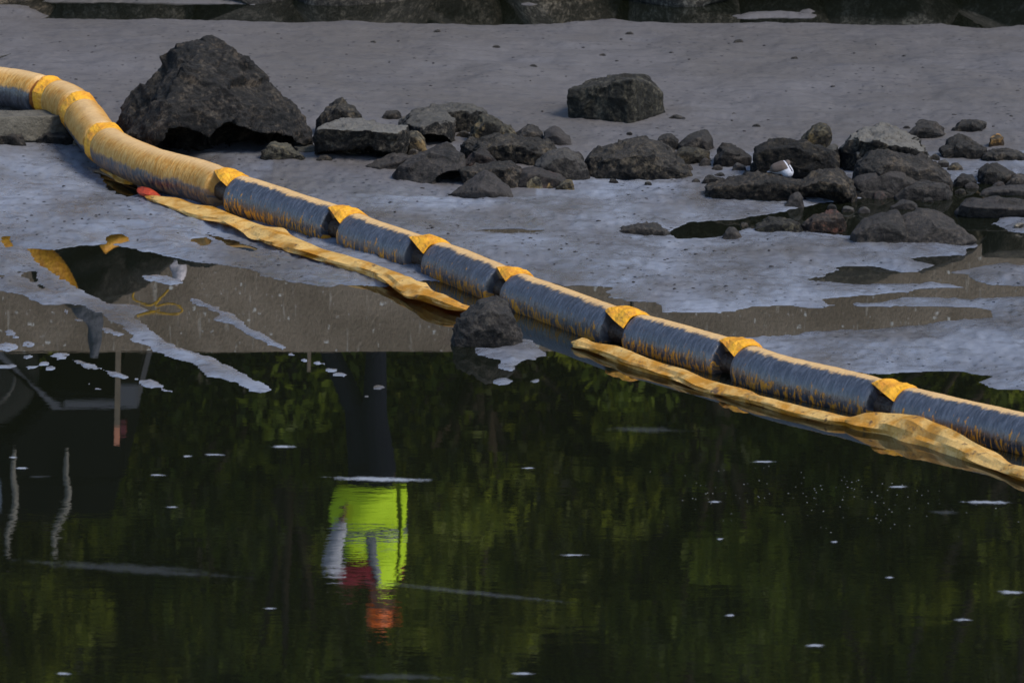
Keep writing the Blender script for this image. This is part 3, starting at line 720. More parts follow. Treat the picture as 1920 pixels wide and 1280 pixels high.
dg = bpy.context.evaluated_depsgraph_get(); dg.update()
for o, size, rough, mat, mud, seed, chop, caves in TMP:
    me = bpy.data.meshes.new_from_object(o.evaluated_get(dg))
    n = len(me.vertices); v = np.empty(n * 3); me.vertices.foreach_get("co", v); v = v.reshape(-1, 3)
    nr = np.empty(n * 3); me.vertices.foreach_get("normal", nr); nr = nr.reshape(-1, 3)
    for cx_, cy_, rx_, ry_, dp_ in caves:            # hollows eaten into the foot of the stone
        fw = v[:, 1] * CP - (v[:, 2] - CAM_H) * SP
        pxs = 960 + FPX * v[:, 0] / fw; pys = 640 - FPX * (v[:, 1] * SP + (v[:, 2] - CAM_H) * CP) / fw
        rr2 = ((pxs - cx_) / rx_) ** 2 + ((pys - cy_) / ry_) ** 2 + .25 * vnoise(v * 7, 2)
        v[:, 1] += dp_ * sstep(1.15 - rr2, 0, .55) * sstep(-nr[:, 1], -.05, .35)
    s = 1.0 / max(size, 0.08)
    q = v + seed * 3.7
    cen = v.mean(0); pr = np.random.default_rng(seed + 900)
    for _ in range(int(12 * chop)):
        nn = pr.normal(size=3); nn /= np.linalg.norm(nn); dd = (v - cen) @ nn
        lim = dd.max() * pr.uniform(.86, .97)
        v = v - np.clip(dd - lim, 0, None)[:, None] * nn * .92
    for cells, fac in ((14, .95), (60, .85)):           # broken faces: flatten patches of the surface
        cells = int(cells * (.6 + .5 * min(size, 1.2)) * (1 - .35 * mud)); sd_p = v[pr.integers(0, n, cells)] + pr.normal(size=(cells, 3)) * size * .03
        w3 = np.array([1., 1., 1.5]); best = np.full(n, 1e9); cid = np.zeros(n, int)
        for k in range(cells):
            dk = (((v - sd_p[k]) * w3) ** 2).sum(1); mk = dk < best; best[mk] = dk[mk]; cid[mk] = k
        cnt = np.maximum(np.bincount(cid, minlength=cells), 1)
        mp = np.stack([np.bincount(cid, v[:, a_], cells) for a_ in range(3)], 1) / cnt[:, None]
        mn = np.stack([np.bincount(cid, nr[:, a_], cells) for a_ in range(3)], 1) / cnt[:, None]
        ln_ = np.linalg.norm(mn, axis=1); ok = np.clip((ln_ - .76) / .12, 0, 1)
        mn = mn / (ln_[:, None] + 1e-9) + pr.normal(size=(cells, 3)) * .10; mn /= np.linalg.norm(mn, axis=1)[:, None]
        off_ = ((v - mp[cid]) * mn[cid]).sum(1) * fac * ok[cid] * min(1.0, .7 + .3 * rough)
        lim_ = .07 * size
        v = v - np.clip(off_, -lim_, lim_)[:, None] * mn[cid]
    amp = size * rough * (1 - 0.45 * mud)
    d = amp * (0.020 * fbm(q * s * 2.4, 3, seed) + 0.008 * ridged(q * s * 4.5, 3, seed + 9)) - 0.005 * amp
    d = d + min(0.008, 0.022 * size) * rough * (1 - 0.5 * mud) * (fbm(q * 26, 3, seed + 20) + 0.5 * ridged(q * 40, 2, seed + 30))
    if size > .16: d = d + rough * (1 - .6 * mud) * (0.003 * ridged(q * 9, 3, seed + 40) + 0.004 * fbm(q * 20, 3, seed + 50))
    v = v + nr * d[:, None]
    me.vertices.foreach_set("co", v.astype(np.float32).ravel())
    me.materials.clear(); me.materials.append(M[mat]); shade(me, True)
    old = o.data; o.modifiers.clear(); o.data = me; bpy.data.meshes.remove(old)
    c = v.mean(0); c[2] = v[:, 2].min()
    me.transform(Matrix.Translation(-Vector(c))); o.location = c

# ------------------------------------------------------------------ containment boom
BR = 0.115
path = []
for x, y, zc in [(-260,112,.26),(-150,138,.25),(-60,152,.25),(0,164,.25),(34,168,.25),(97,184,.24),(136,200,.23),(161,227,.20),(180,252,.17),(205,277,.15),(240,297,.14),(302,321,.13),(386,343,.12)]:
    path.append(P(x, y, zc))
for x, y, zc in [(440,328,.11),(487,341,.10),(560,365,.085),(640,391,.07),(707,417,.06),(808,450,.05),(875,473,.047),(969,512,.045),(1026,532,.045),(1164,581,.045),(1245,602,.045),(1381,640,.045),(1461,667,.045),(1599,699,.045),(1710,729,.045),(1918,776,.045),(2150,832,.045),(2500,915,.045)]:
    p = P(x, y, zc + BR * 0.97); path.append(Vector((p.x, p.y - 0.0, zc)))
def spline(pts, step=0.02):
    pts = [np.array(p) for p in pts]; out = []
    for i in range(len(pts) - 1):
        p0 = pts[max(i - 1, 0)]; p1 = pts[i]; p2 = pts[i + 1]; p3 = pts[min(i + 2, len(pts) - 1)]
        n = max(2, int(np.linalg.norm(p2 - p1) / step))
        for k in range(n):
            t = k / n
            out.append(0.5 * ((2 * p1) + (-p0 + p2) * t + (2 * p0 - 5 * p1 + 4 * p2 - p3) * t * t + (-p0 + 3 * p1 - 3 * p2 + p3) * t ** 3))
    out.append(pts[-1]); out = np.array(out)
    for _ in range(6): out[1:-1] = 0.25 * out[:-2] + 0.5 * out[1:-1] + 0.25 * out[2:]
    d = np.concatenate([[0], np.cumsum(np.linalg.norm(np.diff(out, axis=0), axis=1))])
    return out, d
BP, BD = spline(path)
def at(s, PT=None, DT=None):
    PT = BP if PT is None else PT; DT = BD if DT is None else DT
    return np.array([np.interp(s, DT, PT[:, k]) for k in range(3)])
def frame(s, PT=None, DT=None):
    t = at(s + 0.03, PT, DT) - at(s - 0.03, PT, DT); t /= np.linalg.norm(t)
    side = np.cross(t, (0, 0, 1.0)); side /= np.linalg.norm(side)     # towards the camera side when the boom runs left to right
    up = np.cross(side, t)
    return t, side, up
def proj_x(p):
    w = Vector(p) - Vector((0, 0, CAM_H)); fwd = w.y * CP - w.z * SP
    return 960 + FPX * w.x / fwd
sxs = np.array([proj_x(p) for p in BP])
def s_of_x(x): return float(BD[np.argmin(np.abs(sxs - x))])
JX = [-230, 92, 150, 198, 432, 648, 806, 958, 1178, 1388, 1676, 2010, 2400]
JS = [s_of_x(x) for x in JX]
boom = empty("containment_boom", P(960, 560, 0))
tag(boom, "long oil-stained yellow containment boom crossing mud and pool diagonally", "boom")
GAP = 0.165
def tube(rows, nseg, closed_caps=True):
    """rows: list of (centre, side, up, radius function(ang)->r, len)"""
    V, A, Ls = [], [], []
    for c, sd1, up, rf, ln in rows:
        for k in range(nseg):
            a = -math.pi + 2 * math.pi * k / nseg
            r = rf(a)
            V.append(c + r * (math.sin(a) * sd1 + math.cos(a) * up)); A.append(a); Ls.append(ln)
    F = []
    for i in range(len(rows) - 1):
        for k in range(nseg):
            F.append((i * nseg + k, i * nseg + (k + 1) % nseg, (i + 1) * nseg + (k + 1) % nseg, (i + 1) * nseg + k))
    if closed_caps:
        F.append(tuple(range(nseg - 1, -1, -1))); F.append(tuple((len(rows) - 1) * nseg + k for k in range(nseg)))
    return np.array(V), F, A, Ls
def set_attr(me, name, vals):
    a = me.attributes.new(name, 'FLOAT', 'POINT'); a.data.foreach_set("value", np.asarray(vals, dtype=np.float32))
for i in range(len(JS) - 1):
    s0 = JS[i] + (GAP if i > 3 else .14) * 0.5; s1 = JS[i + 1] - (GAP if i + 1 > 3 else .14) * 0.5
    n = max(8, int((s1 - s0) / 0.018))
    rows = []
    ends = [(-0.0, 0.86), (0.006, 0.95), (0.018, 0.99)]
    ss = [(s0 + e, f) for e, f in ends] + [(s, 1.0) for s in np.linspace(s0 + 0.04, s1 - 0.04, n)] + [(s1 - e, f) for e, f in reversed(ends)]
    r_ = np.random.default_rng(i + 5)
    ph = r_.uniform(0, 99)
    for s, f in ss:
        t, sd1, up = frame(s)
        c = at(s)
        def rf(a, s=s, f=f):
            q = np.array([[s * 9 + ph, math.cos(a) * 1.3, math.sin(a) * 1.3]])
            q2 = np.array([[s * 40 + ph, math.cos(a) * 1.0, math.sin(a) * 1.0]])
            return BR * f * (1 + 0.022 * vnoise(q, 3)[0] + 0.008 * vnoise(q2, 4)[0])
        rows.append((c, sd1, up, rf, s))
    V, F, A, Ls = tube(rows, 40)
    me = mesh_from("float", local(V, boom), F)
    set_attr(me, "ang", A); set_attr(me, "len", Ls)
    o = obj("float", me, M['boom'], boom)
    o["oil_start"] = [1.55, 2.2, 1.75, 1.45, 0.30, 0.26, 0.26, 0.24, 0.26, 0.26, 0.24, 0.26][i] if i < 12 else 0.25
    if i == 0: o["oil_start"] = 1.25
    o["streaks"] = 0.0 if i < 3 else (0.35 if i == 3 else 1.0)
    o["seed"] = float(ph)
# folded fabric webs between the floats
for i in range(1, len(JS) - 1):
    s = JS[i]; rows = []
    r_ = np.random.default_rng(i + 60); ph = r_.uniform(0, 50)
    dry = i <= 3
    def shell(prof, a_lo, a_hi, mat, thick=.010, na=16, name="web_collar"):
        V, F = [], []; nr_ = len(prof)
        for lay in (0, 1):
            for q, (e, rfun) in enumerate(prof):
                t, sd1, up = frame(s + e); c = at(s + e)
                lo = a_lo(e); hi = a_hi(e)
                for k in range(na + 1):
                    a = lo + (hi - lo) * k / na
                    nz = vnoise(np.array([[e * 18 + ph, math.cos(a) * 1.8, math.sin(a) * 1.8]]), 8)[0]
                    kk = round(a / (math.pi / 4)) * (math.pi / 4)
                    octo = math.cos(math.pi / 8) / max(.6, math.cos(a - kk))
                    r = BR * rfun(a) * (.5 + .52 * octo + .085 * nz) - (thick if lay == 0 else 0)
                    V.append(c + r * (math.sin(a) * sd1 + math.cos(a) * up))
        def I(l, r, k): return l * nr_ * (na + 1) + r * (na + 1) + k
        for r in range(nr_ - 1):
            for k in range(na):
                F.append((I(1, r, k), I(1, r, k + 1), I(1, r + 1, k + 1), I(1, r + 1, k)))
                F.append((I(0, r, k), I(0, r + 1, k), I(0, r + 1, k + 1), I(0, r, k + 1)))
            for k in (0, na): F.append((I(0, r, k), I(1, r, k), I(1, r + 1, k), I(0, r + 1, k)))
        for k in range(na):
            for r in (0, nr_ - 1): F.append((I(0, r, k), I(0, r, k + 1), I(1, r, k + 1), I(1, r, k)))
        me = mesh_from(name, local(V, boom), F)
        bm = bmesh.new(); bm.from_mesh(me); bmesh.ops.recalc_face_normals(bm, faces=bm.faces); bm.to_mesh(me); bm.free()
        return obj(name, me, mat, boom, smooth=False)
    if dry:
        shell([(-.09, lambda a: .88), (-.066, lambda a: .80), (-.03, lambda a: .70), (.012, lambda a: .84)], lambda e: -math.pi, lambda e: math.pi, M['fold'], na=32, name="web_fold")
        rise = lambda k, b: (lambda a: b + k * max(0., math.cos(a - .3)) ** 1.5)
        shell([(-.002, rise(.17, .985)), (.010, rise(.17, .99)), (.035, rise(.09, .98)), (.065, rise(.025, .98)), (.09, rise(0, .95))], lambda e: -math.pi, lambda e: math.pi, M['collar'], na=32)
    else:
        shell([(-.13, lambda a: .60), (-.05, lambda a: .42), (.03, lambda a: .42), (.13, lambda a: .70)], lambda e: -math.pi, lambda e: math.pi, M['fold_oily'], na=28, name="web_fold")
        jit = r_.uniform(-.22, .18); wj = r_.uniform(.75, 1.2)
        flat = lambda b: (lambda a: b)
        shell([(-.105, flat(1.01)), (-.088 * wj, flat(1.08)), (-.045, flat(1.06 + .06 * wj)), (.0, flat(1.11)), (.03, flat(1.07 + .08 * wj)), (.06 * wj, flat(1.12)), (.09, flat(1.04))],
              lambda e: -1.9, lambda e: .40 + jit + (e + .105) * 2.6, M['collar'])

def ribbon(name, pts, widths, heights, seed, mat, parent, z=0.02, nseg=14, crump=1.0):
    W = [P(x, y, z) for x, y in pts]
    PT, DT = spline(W, 0.012)
    cum = np.interp(np.linspace(0, 1, len(pts)), np.linspace(0, 1, len(pts)), np.arange(len(pts)))
    kd = [DT[np.argmin(np.linalg.norm(PT - np.array(w), axis=1))] for w in W]
    rows = []
    S = np.arange(0.03, DT[-1] - 0.03, 0.03)
    V, F = [], []
    for j, s in enumerate(S):
        t, sd1, up = frame(s, PT, DT); c = at(s, PT, DT)
        w = np.interp(s, kd, widths); h = np.interp(s, kd, heights) * .85
        e = min(1.0, (s - 0.02) / 0.08, (DT[-1] - 0.02 - s) / 0.08); e = max(0.15, e)
        tw = 0.9 * vnoise(np.array([[s * 3.1 + seed, 0.5, 0.5]]), 5)[0] * crump
        wv = 0.02 * vnoise(np.array([[s * 5.0 + seed, 9.5, 0.5]]), 6)[0] * crump
        for k in range(nseg):
            a = 2 * math.pi * k / nseg
            q = np.array([[s * 2.6 + seed, math.cos(a) * 1.7, math.sin(a) * 1.7]])
            q2 = np.array([[s * 7 + seed, math.cos(a) * 2.6, math.sin(a) * 2.6]])
            m = 1 + crump * (0.42 * (1 - 2 * abs(vnoise(q, 7)[0])) + 0.42 * vnoise(q2, 8)[0])
            ca_, sa_ = math.cos(a), math.sin(a)
            x = w * math.copysign(abs(ca_) ** 1.35, ca_) * m * e; y = h * math.copysign(abs(sa_) ** 1.35, sa_) * m * e
            X = x * math.cos(tw) - y * math.sin(tw); Y = x * math.sin(tw) * 0.6 + y * math.cos(tw)
            V.append(c + sd1 * (X + wv) + np.array([0, 0, Y]))
    n = len(S)
    for i in range(n - 1):
        for k in range(nseg):
            F.append((i * nseg + k, (i + 1) * nseg + k, (i + 1) * nseg + (k + 1) % nseg, i * nseg + (k + 1) % nseg))
    F.append(tuple(range(nseg))); F.append(tuple((n - 1) * nseg + k for k in range(nseg - 1, -1, -1)))
    return obj(name, mesh_from(name, local(V, parent), F), mat, parent, smooth=False)
ribbon("skirt", [(272,366),(300,376),(340,386),(400,404),(470,428),(540,456),(600,478),(640,492),(700,508),(735,520),(780,545),(830,564),(885,583)],
       [.03,.05,.07,.085,.08,.075,.07,.065,.06,.055,.06,.07,.06], [.015,.022,.026,.026,.028,.03,.03,.034,.03,.026,.028,.028,.02], 3.0, M['skirt'], boom, z=.035)
ribbon("skirt", [(1062,640),(1085,644),(1110,652),(1150,664),(1200,682),(1260,700),(1330,722),(1400,744),(1480,766),(1560,786),(1592,790),(1620,797),(1680,806),(1760,830),(1840,858),(1885,878),(1925,890),(1990,912),(2100,945)],
       [.02,.05,.03,.06,.065,.055,.055,.05,.05,.05,.03,.05,.06,.06,.055,.035,.06,.06,.05], [.015,.035,.022,.036,.034,.03,.026,.024,.024,.028,.022,.05,.08,.075,.05,.022,.035,.03,.03], 8.0, M['skirt'], boom, z=.015, crump=.8)
M['orange'] = plain("orange_cloth", (0.36, 0.04, 0.012), 0.6, 0.3, 20, 0.4, 0.01, 40)
ribbon("orange_strap", [(258,350),(272,360),(290,366),(310,368)], [.015,.028,.03,.012], [.012,.022,.02,.01], 21.0, M['orange'], boom, z=.04)
ribbon("skirt_strip", [(185,315),(205,325),(225,336),(255,348)], [.01,.015,.03,.015], [.01,.012,.02,.01], 25.0, M['skirt'], boom, z=.03)

# ------------------------------------------------------------------ timber, stick
def plank(name, label, A, B, w, h, seed, cat):
    A, B = Vector(A), Vector(B); L = (B - A).length
    nx_, nyz = 40, 6
    bm = bmesh.new(); bmesh.ops.create_cube(bm, size=1)
    bmesh.ops.subdivide_edges(bm, edges=list(bm.edges), cuts=12, use_grid_fill=True)
    V = np.array([v.co[:] for v in bm.verts]) * np.array([L, w, h])
    d = 0.006 * fbm(V * np.array([6, 30, 30]) + seed, 3, seed) + 0.02 * vnoise(V * np.array([3, 8, 8]) + seed, seed + 2)
    nn = V / np.array([L, w, h]); nn[:, 0] *= 0.2; nn /= np.linalg.norm(nn, axis=1)[:, None]
    V = V + nn * d[:, None]
    for v, p in zip(bm.verts, V): v.co = p
    me = bpy.data.meshes.new(name); bm.to_mesh(me); bm.free()
    o = obj(name, me, M['timber'], None)
    o.location = (A + B) / 2; o.rotation_euler = (B - A).to_track_quat('X', 'Z').to_euler()
    return tag(o, label, cat)
plank("timber", "weathered grey timber lying under the boom at the left edge", P(-130, 240, .20), P(118, 232, .13), .22, .13, 3, "timber")
plank("stick", "thin dark stick poking up from the sand at the upper left edge", P(-25, 116, .06), P(21, 101, .11), .012, .012, 9, "stick")
plank("plank_scrap", "short thin plank beside the pale shelly stone", P(553, 279, .10), P(590, 277, .10), .1, .03, 11, "plank")

# ------------------------------------------------------------------ small plover
def blob(parts, voxel, name, mat, root, smooth_it=4, disp=None):
    sets = []
    for c0, r0, c1, r1 in parts:
        pts = []
        for c, r in ((c0, r0), (c1, r1)):
            r = np.array(r if np.ndim(r) else (r, r, r), float)
            pts += [tuple(np.array(c) + q * r) for q in ICO2]
        sets.append(pts)
    me = hull_mesh(sets)
    o = bpy.data.objects.new(name, me); COL.objects.link(o)
    md = o.modifiers.new("r", 'REMESH'); md.mode = 'VOXEL'; md.voxel_size = voxel
    sm = o.modifiers.new("s", 'SMOOTH'); sm.iterations = smooth_it; sm.factor = 0.5
    g = bpy.context.evaluated_depsgraph_get(); g.update()
    m2 = bpy.data.meshes.new_from_object(o.evaluated_get(g))
    o.modifiers.clear(); o.data = m2; bpy.data.meshes.remove(me)
    m2.materials.clear(); m2.materials.append(mat); shade(m2, True)
    if root is not None: o.parent = root
    return o
ICO2 = ico(2)[0]
def mat_bird():
    m = NT("plumage"); c = m.attr("feather", out="Color"); p = m.coord()
    mx = m.n.new("ShaderNodeMix"); mx.data_type = 'RGBA'; mx.blend_type = 'MULTIPLY'; mx.inputs[0].default_value = .4
    m.l.new(c, mx.inputs[6]); m.l.new(m.mix(m.noise(p, 160, 4), (.4, .4, .4), (1.3, 1.3, 1.3)), mx.inputs[7])
    m.P(Base_Color=mx.outputs[2], Roughness=.8); m.bump(m.noise(p, 220, 3), 1, .002)
    return m.m
M['bird'] = mat_bird()
bY = D(1464, 333, P(1463, 356, .05).y + 0.12)
bx, by_, bz = bY
bird = empty("plover", (bx, by_, bz))
tag(bird, "small brown and white plover resting hunched on the dark rock ledge", "bird")
bb = blob([((-.028, .0, .050), (.032, .034, .030), (.012, 0, .056), (.042, .042, .040)),      # back
           ((.014, 0, .056), (.040, .040, .036), (.036, -.014, .032), (.034, .034, .032)),   # belly and breast
           ((.02, -.005, .070), (.026, .026, .022), (.036, .010, .082), (.017, .017, .015)), # tucked head
           ((-.038, 0, .042), (.016, .022, .012), (-.074, .006, .030), (.005, .010, .003))], # tail
          .0032, "body", M['bird'], bird, 3)
n = len(bb.data.vertices); v = np.empty(n * 3); bb.data.vertices.foreach_get("co", v); v = v.reshape(-1, 3)
colv = np.ones((n, 4)); x_, y_, z_ = v.T
brown = np.array([.070, .050, .040]); white = np.array([.42, .42, .46]); black = np.array([.012, .012, .014])
line = 0.034 + 0.42 * np.clip(x_ + 0.02, 0, .07)
cc = np.where((z_ > line)[:, None], brown, white)
u_ = x_ * 0.95 + (z_ - .05) * 0.55 - np.clip(-y_, 0, .03) * .2
cc = np.where(((u_ > .036) & (u_ < .043) & (z_ > .045))[:, None], white, cc)
cc = np.where(((u_ >= .043) & (u_ < .050) & (z_ > .040))[:, None], black, cc)
cc = np.where(((u_ >= .050) & (z_ > .055) & (z_ < .072))[:, None], white, cc)
cc = np.where((x_ < -.072)[:, None], np.array([.10, .08, .07]), cc)
colv[:, :3] = cc
ca = bb.data.color_attributes.new("feather", 'FLOAT_COLOR', 'POINT'); ca.data.foreach_set("color", colv.astype(np.float32).ravel())
M['bill'] = plain("bird_bill", (.03, .02, .015), .5); M['bleg'] = plain("bird_leg", (.45, .14, .05), .6)
blob([((.052, .014, .082), .0035, (.064, .010, .080), .0012)], .0012, "bill", M['bill'], bird, 1)
for dx, dy in ((.004, -.012), (.014, .008)):
    blob([((dx, dy, .022), .0028, (dx - .004, dy, -.004), .0024), ((dx - .004, dy, -.003), .0024, (dx + .012, dy - .004, -.006), .0016), ((dx - .004, dy, -.003), .002, (dx + .010, dy + .008, -.006), .0015)], .0013, "leg", M['bleg'], bird, 1)

# ------------------------------------------------------------------ things on the seawall, seen mirrored in the front pool
YP = YWALL + 0.75
pz = ZTOP - 0.02
person = empty("person", (R(700, 660, YP).x, YP, pz))
tag(person, "person in yellow-green safety vest, dark trousers and orange helmet, mirrored in the pool", "person")
M['skin'] = plain("skin", (.26, .13, .085), .6, .3, 30, .15)
M['trousers'] = plain("navy_trousers", (.008, .009, .020), .9, .1, 30, .3, .01, 60)
M['vest'] = plain("hi_vis_vest", (.68, 1.0, .015), .7, .3, 12, .04, .006, 30)
M['stripe'] = plain("grey_reflective_tape", (.17, .18, .19), .4, .5, 30, .1)
M['helmet'] = plain("orange_helmet", (.95, .17, .015), .45, .4, 20, .05)
M['red'] = plain("dark_red_shirt", (.20, .012, .028), .85, .2, 30, .3, .008, 50)
M['sleeve'] = plain("pale_sleeve", (.50, .50, .56), .85, .2, 20, .1, .008, 40)
M['boot'] = plain("black_boot", (.012, .011, .010), .6, .3, 20, .3)
def J(px, py, dy=0.0):
    q = R(px, py, YP); return np.array([q.x - person.location.x, dy, max(0.0, q.z - pz) if py > 664 else 0.0])
k_ = YP / FPX
ankR, kneR, hipR = J(706, 684), J(702, 776), J(712, 878)
ankL, kneL, hipL = J(606, 686, .12), J(668, 772, .08), J(684, 878, .05)
pel, che, nek, hed = J(694, 885), J(700, 1010), J(703, 1092), J(716, 1134)
shA, elA, wrA, haA = J(655, 1070, -.12), J(622, 1040, -.20), J(640, 972, -.18), J(645, 945, -.16)
shB, elB, wrB, haB = J(738, 1065, .05), J(744, 985, .10), J(738, 915, .08), J(736, 893, .06)
ankR[2] = ankL[2] = .10
segs = [(ankR, .045, kneR, .06), (kneR, .06, hipR, .085), (ankL, .045, kneL, .06), (kneL, .06, hipL, .085), (hipL, .09, hipR, .09),
        (pel, (.15, .11, .10), che, (.17, .12, .14)), (che, (.16, .11, .12), nek, (.06, .06, .06)), (nek, .055, hed, .06),
        (hed, (.075, .095, .10), hed + np.array([.01, 0, .04]), (.075, .092, .09)),
        (shA, .055, elA, .045), (elA, .043, wrA, .03), (shB, .055, elB, .045), (elB, .043, wrB, .03), (che + [0, 0, .12], .09, shA, .06), (che + [0, 0, .12], .09, shB, .06),
        (hed + np.array([.07, -.02, -.01]), .016, hed + np.array([.085, -.022, -.03]), .018)]      # nose
for wr, ha, sgn in ((wrA, haA, 1), (wrB, haB, -1)):
    d = ha - wr; d = d / np.linalg.norm(d); palm = wr + d * .06
    segs.append((wr, .028, palm, (.022, .036, .03)))
    for q, (off, ln) in enumerate(((-.027, .062), (-.009, .072), (.009, .068), (.026, .052))):
        b0 = palm + np.array([0, off, 0]) + d * .02; m0 = b0 + d * ln * .55 + np.array([.006 * sgn, 0, 0]); e0 = m0 + d * ln * .45 + np.array([.018 * sgn, 0, 0])
        segs += [(b0, .009, m0, .0085), (m0, .0085, e0, .0075)]
    th = wr + d * .03 + np.array([0, -.03, 0]); t1 = th + d * .03 + np.array([.012 * sgn, -.022, 0])
    segs += [(th, .011, t1, .010), (t1, .010, t1 + d * .028, .0085)]
for ank in (ankR, ankL):
    segs.append((ank, .04, ank + np.array([.08, -.03, -.03]), (.03, .025, .02)))
blob(segs, .0085, "body", M['skin'], person, 3)
blob([(ankR + [0, 0, .01], .07, kneR, .09), (kneR, .09, hipR, .12), (ankL + [0, 0, .01], .065, kneL, .085), (kneL, .085, hipL, .12), (hipL, .115, hipR, .115), (pel, (.165, .125, .09), pel + [0, 0, .10], (.165, .125, .08))],
     .012, "trousers", M['trousers'], person, 5)
for ank in (ankR, ankL):
    z0 = ank[2]
    blob([(np.array([ank[0], ank[1], .075]), .065, np.array([ank[0], ank[1], .14]), .06), (np.array([ank[0] - .03, ank[1], .035]), (.05, .05, .04), np.array([ank[0] + .15, ank[1] - .05, .03]), (.05, .048, .033))], .008, "boot", M['boot'], person, 3)
blob([(che + [0, 0, -.16], (.165, .125, .06), che + [0, 0, .10], (.17, .125, .08)), (che + [0, 0, .12], .10, shA, .085), (che + [0, 0, .12], .10, shB, .085), (che + [0, 0, .16], .09, nek, .065), (shA, .08, shA + .35 * (elA - shA), .072)], .012, "shirt", M['red'], person, 4)
blob([(shA + .25 * (elA - shA), .062, elA, .068), (elA, .068, wrA, .052)], .010, "sleeve", M['sleeve'], person, 4)
blob([(shB, .075, elB, .066), (elB, .064, wrB, .050)], .010, "sleeve", M['vest'], person, 4)
# vest: lofted shell with open front, front edge where the dark zip shows
VL = [(908, 642, 758), (925, 626, 761), (960, 618, 762), (1000, 634, 762), (1040, 648, 758), (1066, 668, 752), (1088, 684, 742), (1102, 692, 730)]
def vest_shell(name, y0, y1, a0, a1, off, mat, thick=.012):
    ysv = np.linspace(y0, y1, max(2, int(abs(y1 - y0) / 6))); av = np.linspace(a0, a1, max(3, int(abs(a1 - a0) / .12)))
    V = []
    for lay in (0, thick):
        for yv in ysv:
            xl = np.interp(yv, [q[0] for q in VL], [q[1] for q in VL]); xr = np.interp(yv, [q[0] for q in VL], [q[2] for q in VL])
            c = J((xl + xr) / 2, yv); hw = (xr - xl) / 2 * k_; hd = min(.17, hw * .75)
            for a in av:
                rr_ = 1 + .03 * math.sin(a * 5 + yv * .05)
                V.append((c[0] + (hw + off + lay) * math.cos(a) * rr_, c[1] + (hd + off + lay) * math.sin(a) * rr_, c[2]))
    ny_, na = len(ysv), len(av); F = []
    def id(l, i, k): return l * ny_ * na + i * na + k
    for i in range(ny_ - 1):
        for k in range(na - 1):
            F.append((id(1, i, k), id(1, i, k + 1), id(1, i + 1, k + 1), id(1, i + 1, k)))
            F.append((id(0, i, k), id(0, i + 1, k), id(0, i + 1, k + 1), id(0, i, k + 1)))
    for i in range(ny_ - 1):
        for k in (0, na - 1): F.append((id(0, i, k), id(1, i, k), id(1, i + 1, k), id(0, i + 1, k)))
    for k in range(na - 1):
        for i in (0, ny_ - 1): F.append((id(0, i, k), id(0, i, k + 1), id(1, i, k + 1), id(1, i, k)))
    me = mesh_from(name, V, F); bm = bmesh.new(); bm.from_mesh(me); bmesh.ops.recalc_face_normals(bm, faces=bm.faces); bm.to_mesh(me); bm.free()
    return obj(name, me, mat, person)
ZIP = -0.62
vest_shell("vest_body", 908, 1034, -4.9, ZIP - .10, 0.0, M['vest'])
vest_shell("vest_body", 908, 1100, ZIP + .10, 1.3, 0.0, M['vest'])
vest_shell("vest_shoulder", 1030, 1101, -1.75, ZIP - .10, 0.002, M['vest'])
vest_shell("reflective_tape", 982, 1001, -4.8, ZIP - .12, .014, M['stripe'], .004)
vest_shell("reflective_tape", 982, 1001, ZIP + .14, 1.2, .014, M['stripe'], .004)
vest_shell("reflective_tape", 999, 1086, -1.75, -1.46, .016, M['stripe'], .004)
hm = blob([(hed + np.array([-.012, 0, .055]), (.105, .115, .05), hed + np.array([-.022, 0, .095]), (.095, .105, .055)), (hed + np.array([.0, 0, .052]), (.12, .13, .012), hed + np.array([.045, -.01, .050]), (.11, .11, .010)),
           (hed + np.array([-.05, 0, .05]), (.06, .09, .04), hed + np.array([-.07, 0, -.0]), (.03, .08, .03))], .008, "helmet", M['helmet'], person, 3)
tc = J(740, 900, -.15)

# vehicle
M['vpaint'] = plain("black_paint", (.004, .004, .005), .6, .04, 3, .1)
M['vgrey'] = plain("grey_trim", (.085, .085, .10), .5, .4, 8, .1)
M['vglass'] = plain("tinted_glass", (.16, .17, .20), .08, .7, 3, .05)
M['vred'] = plain("tail_lamp_red", (.12, .004, .006), .25, .5, 10, .1)
M['rubber'] = plain("tyre_rubber", (.014, .014, .014), .85, .2, 20, .2, .005, 60)
M['rim'] = plain("wheel_rim_grey", (.02, .02, .022), .5, .3, 10, .1)
YV = YWALL + 0.95
vr = R(232, 700, YV).x; sc = YV / FPX
van = empty("pickup_truck", (vr - 2.3, YV + .95, pz))
tag(van, "black pickup truck parked on the seawall, its tail mirrored at left in the pool", "truck")
def prism(name, prof, y0, y1, mat, parent, bev=.03):
    """prof: (x,z) outline in metres from the truck's tail"""
    bm = bmesh.new()
    A = [bm.verts.new((vr + x - van.location.x, y0 - van.location.y, z)) for x, z in prof]
    B = [bm.verts.new((vr + x - van.location.x, y1 - van.location.y, z)) for x, z in prof]
    n = len(prof); bm.faces.new(A); bm.faces.new(B[::-1])
    for i in range(n): bm.faces.new((A[i], B[i], B[(i + 1) % n], A[(i + 1) % n]))
    bmesh.ops.recalc_face_normals(bm, faces=bm.faces)
    if bev: bmesh.ops.bevel(bm, geom=list(bm.edges), offset=bev, segments=2, affect='EDGES')
    me = bpy.data.meshes.new(name); bm.to_mesh(me); bm.free()
    return obj(name, me, mat, parent, smooth=False)
body = prism("body", [(0, .55), (0, 1.12), (-1.55, 1.14), (-3.2, 1.16), (-4.6, 1.08), (-5.1, .95), (-5.15, .45), (-4.5, .40), (-4.45, .62), (-4.2, .84), (-3.85, .84), (-3.6, .62), (-3.55, .38), (-1.45, .38), (-1.4, .62), (-1.15, .84), (-.80, .84), (-.55, .62), (-.5, .5)], YV, YV + 1.9, M['vpaint'], van)
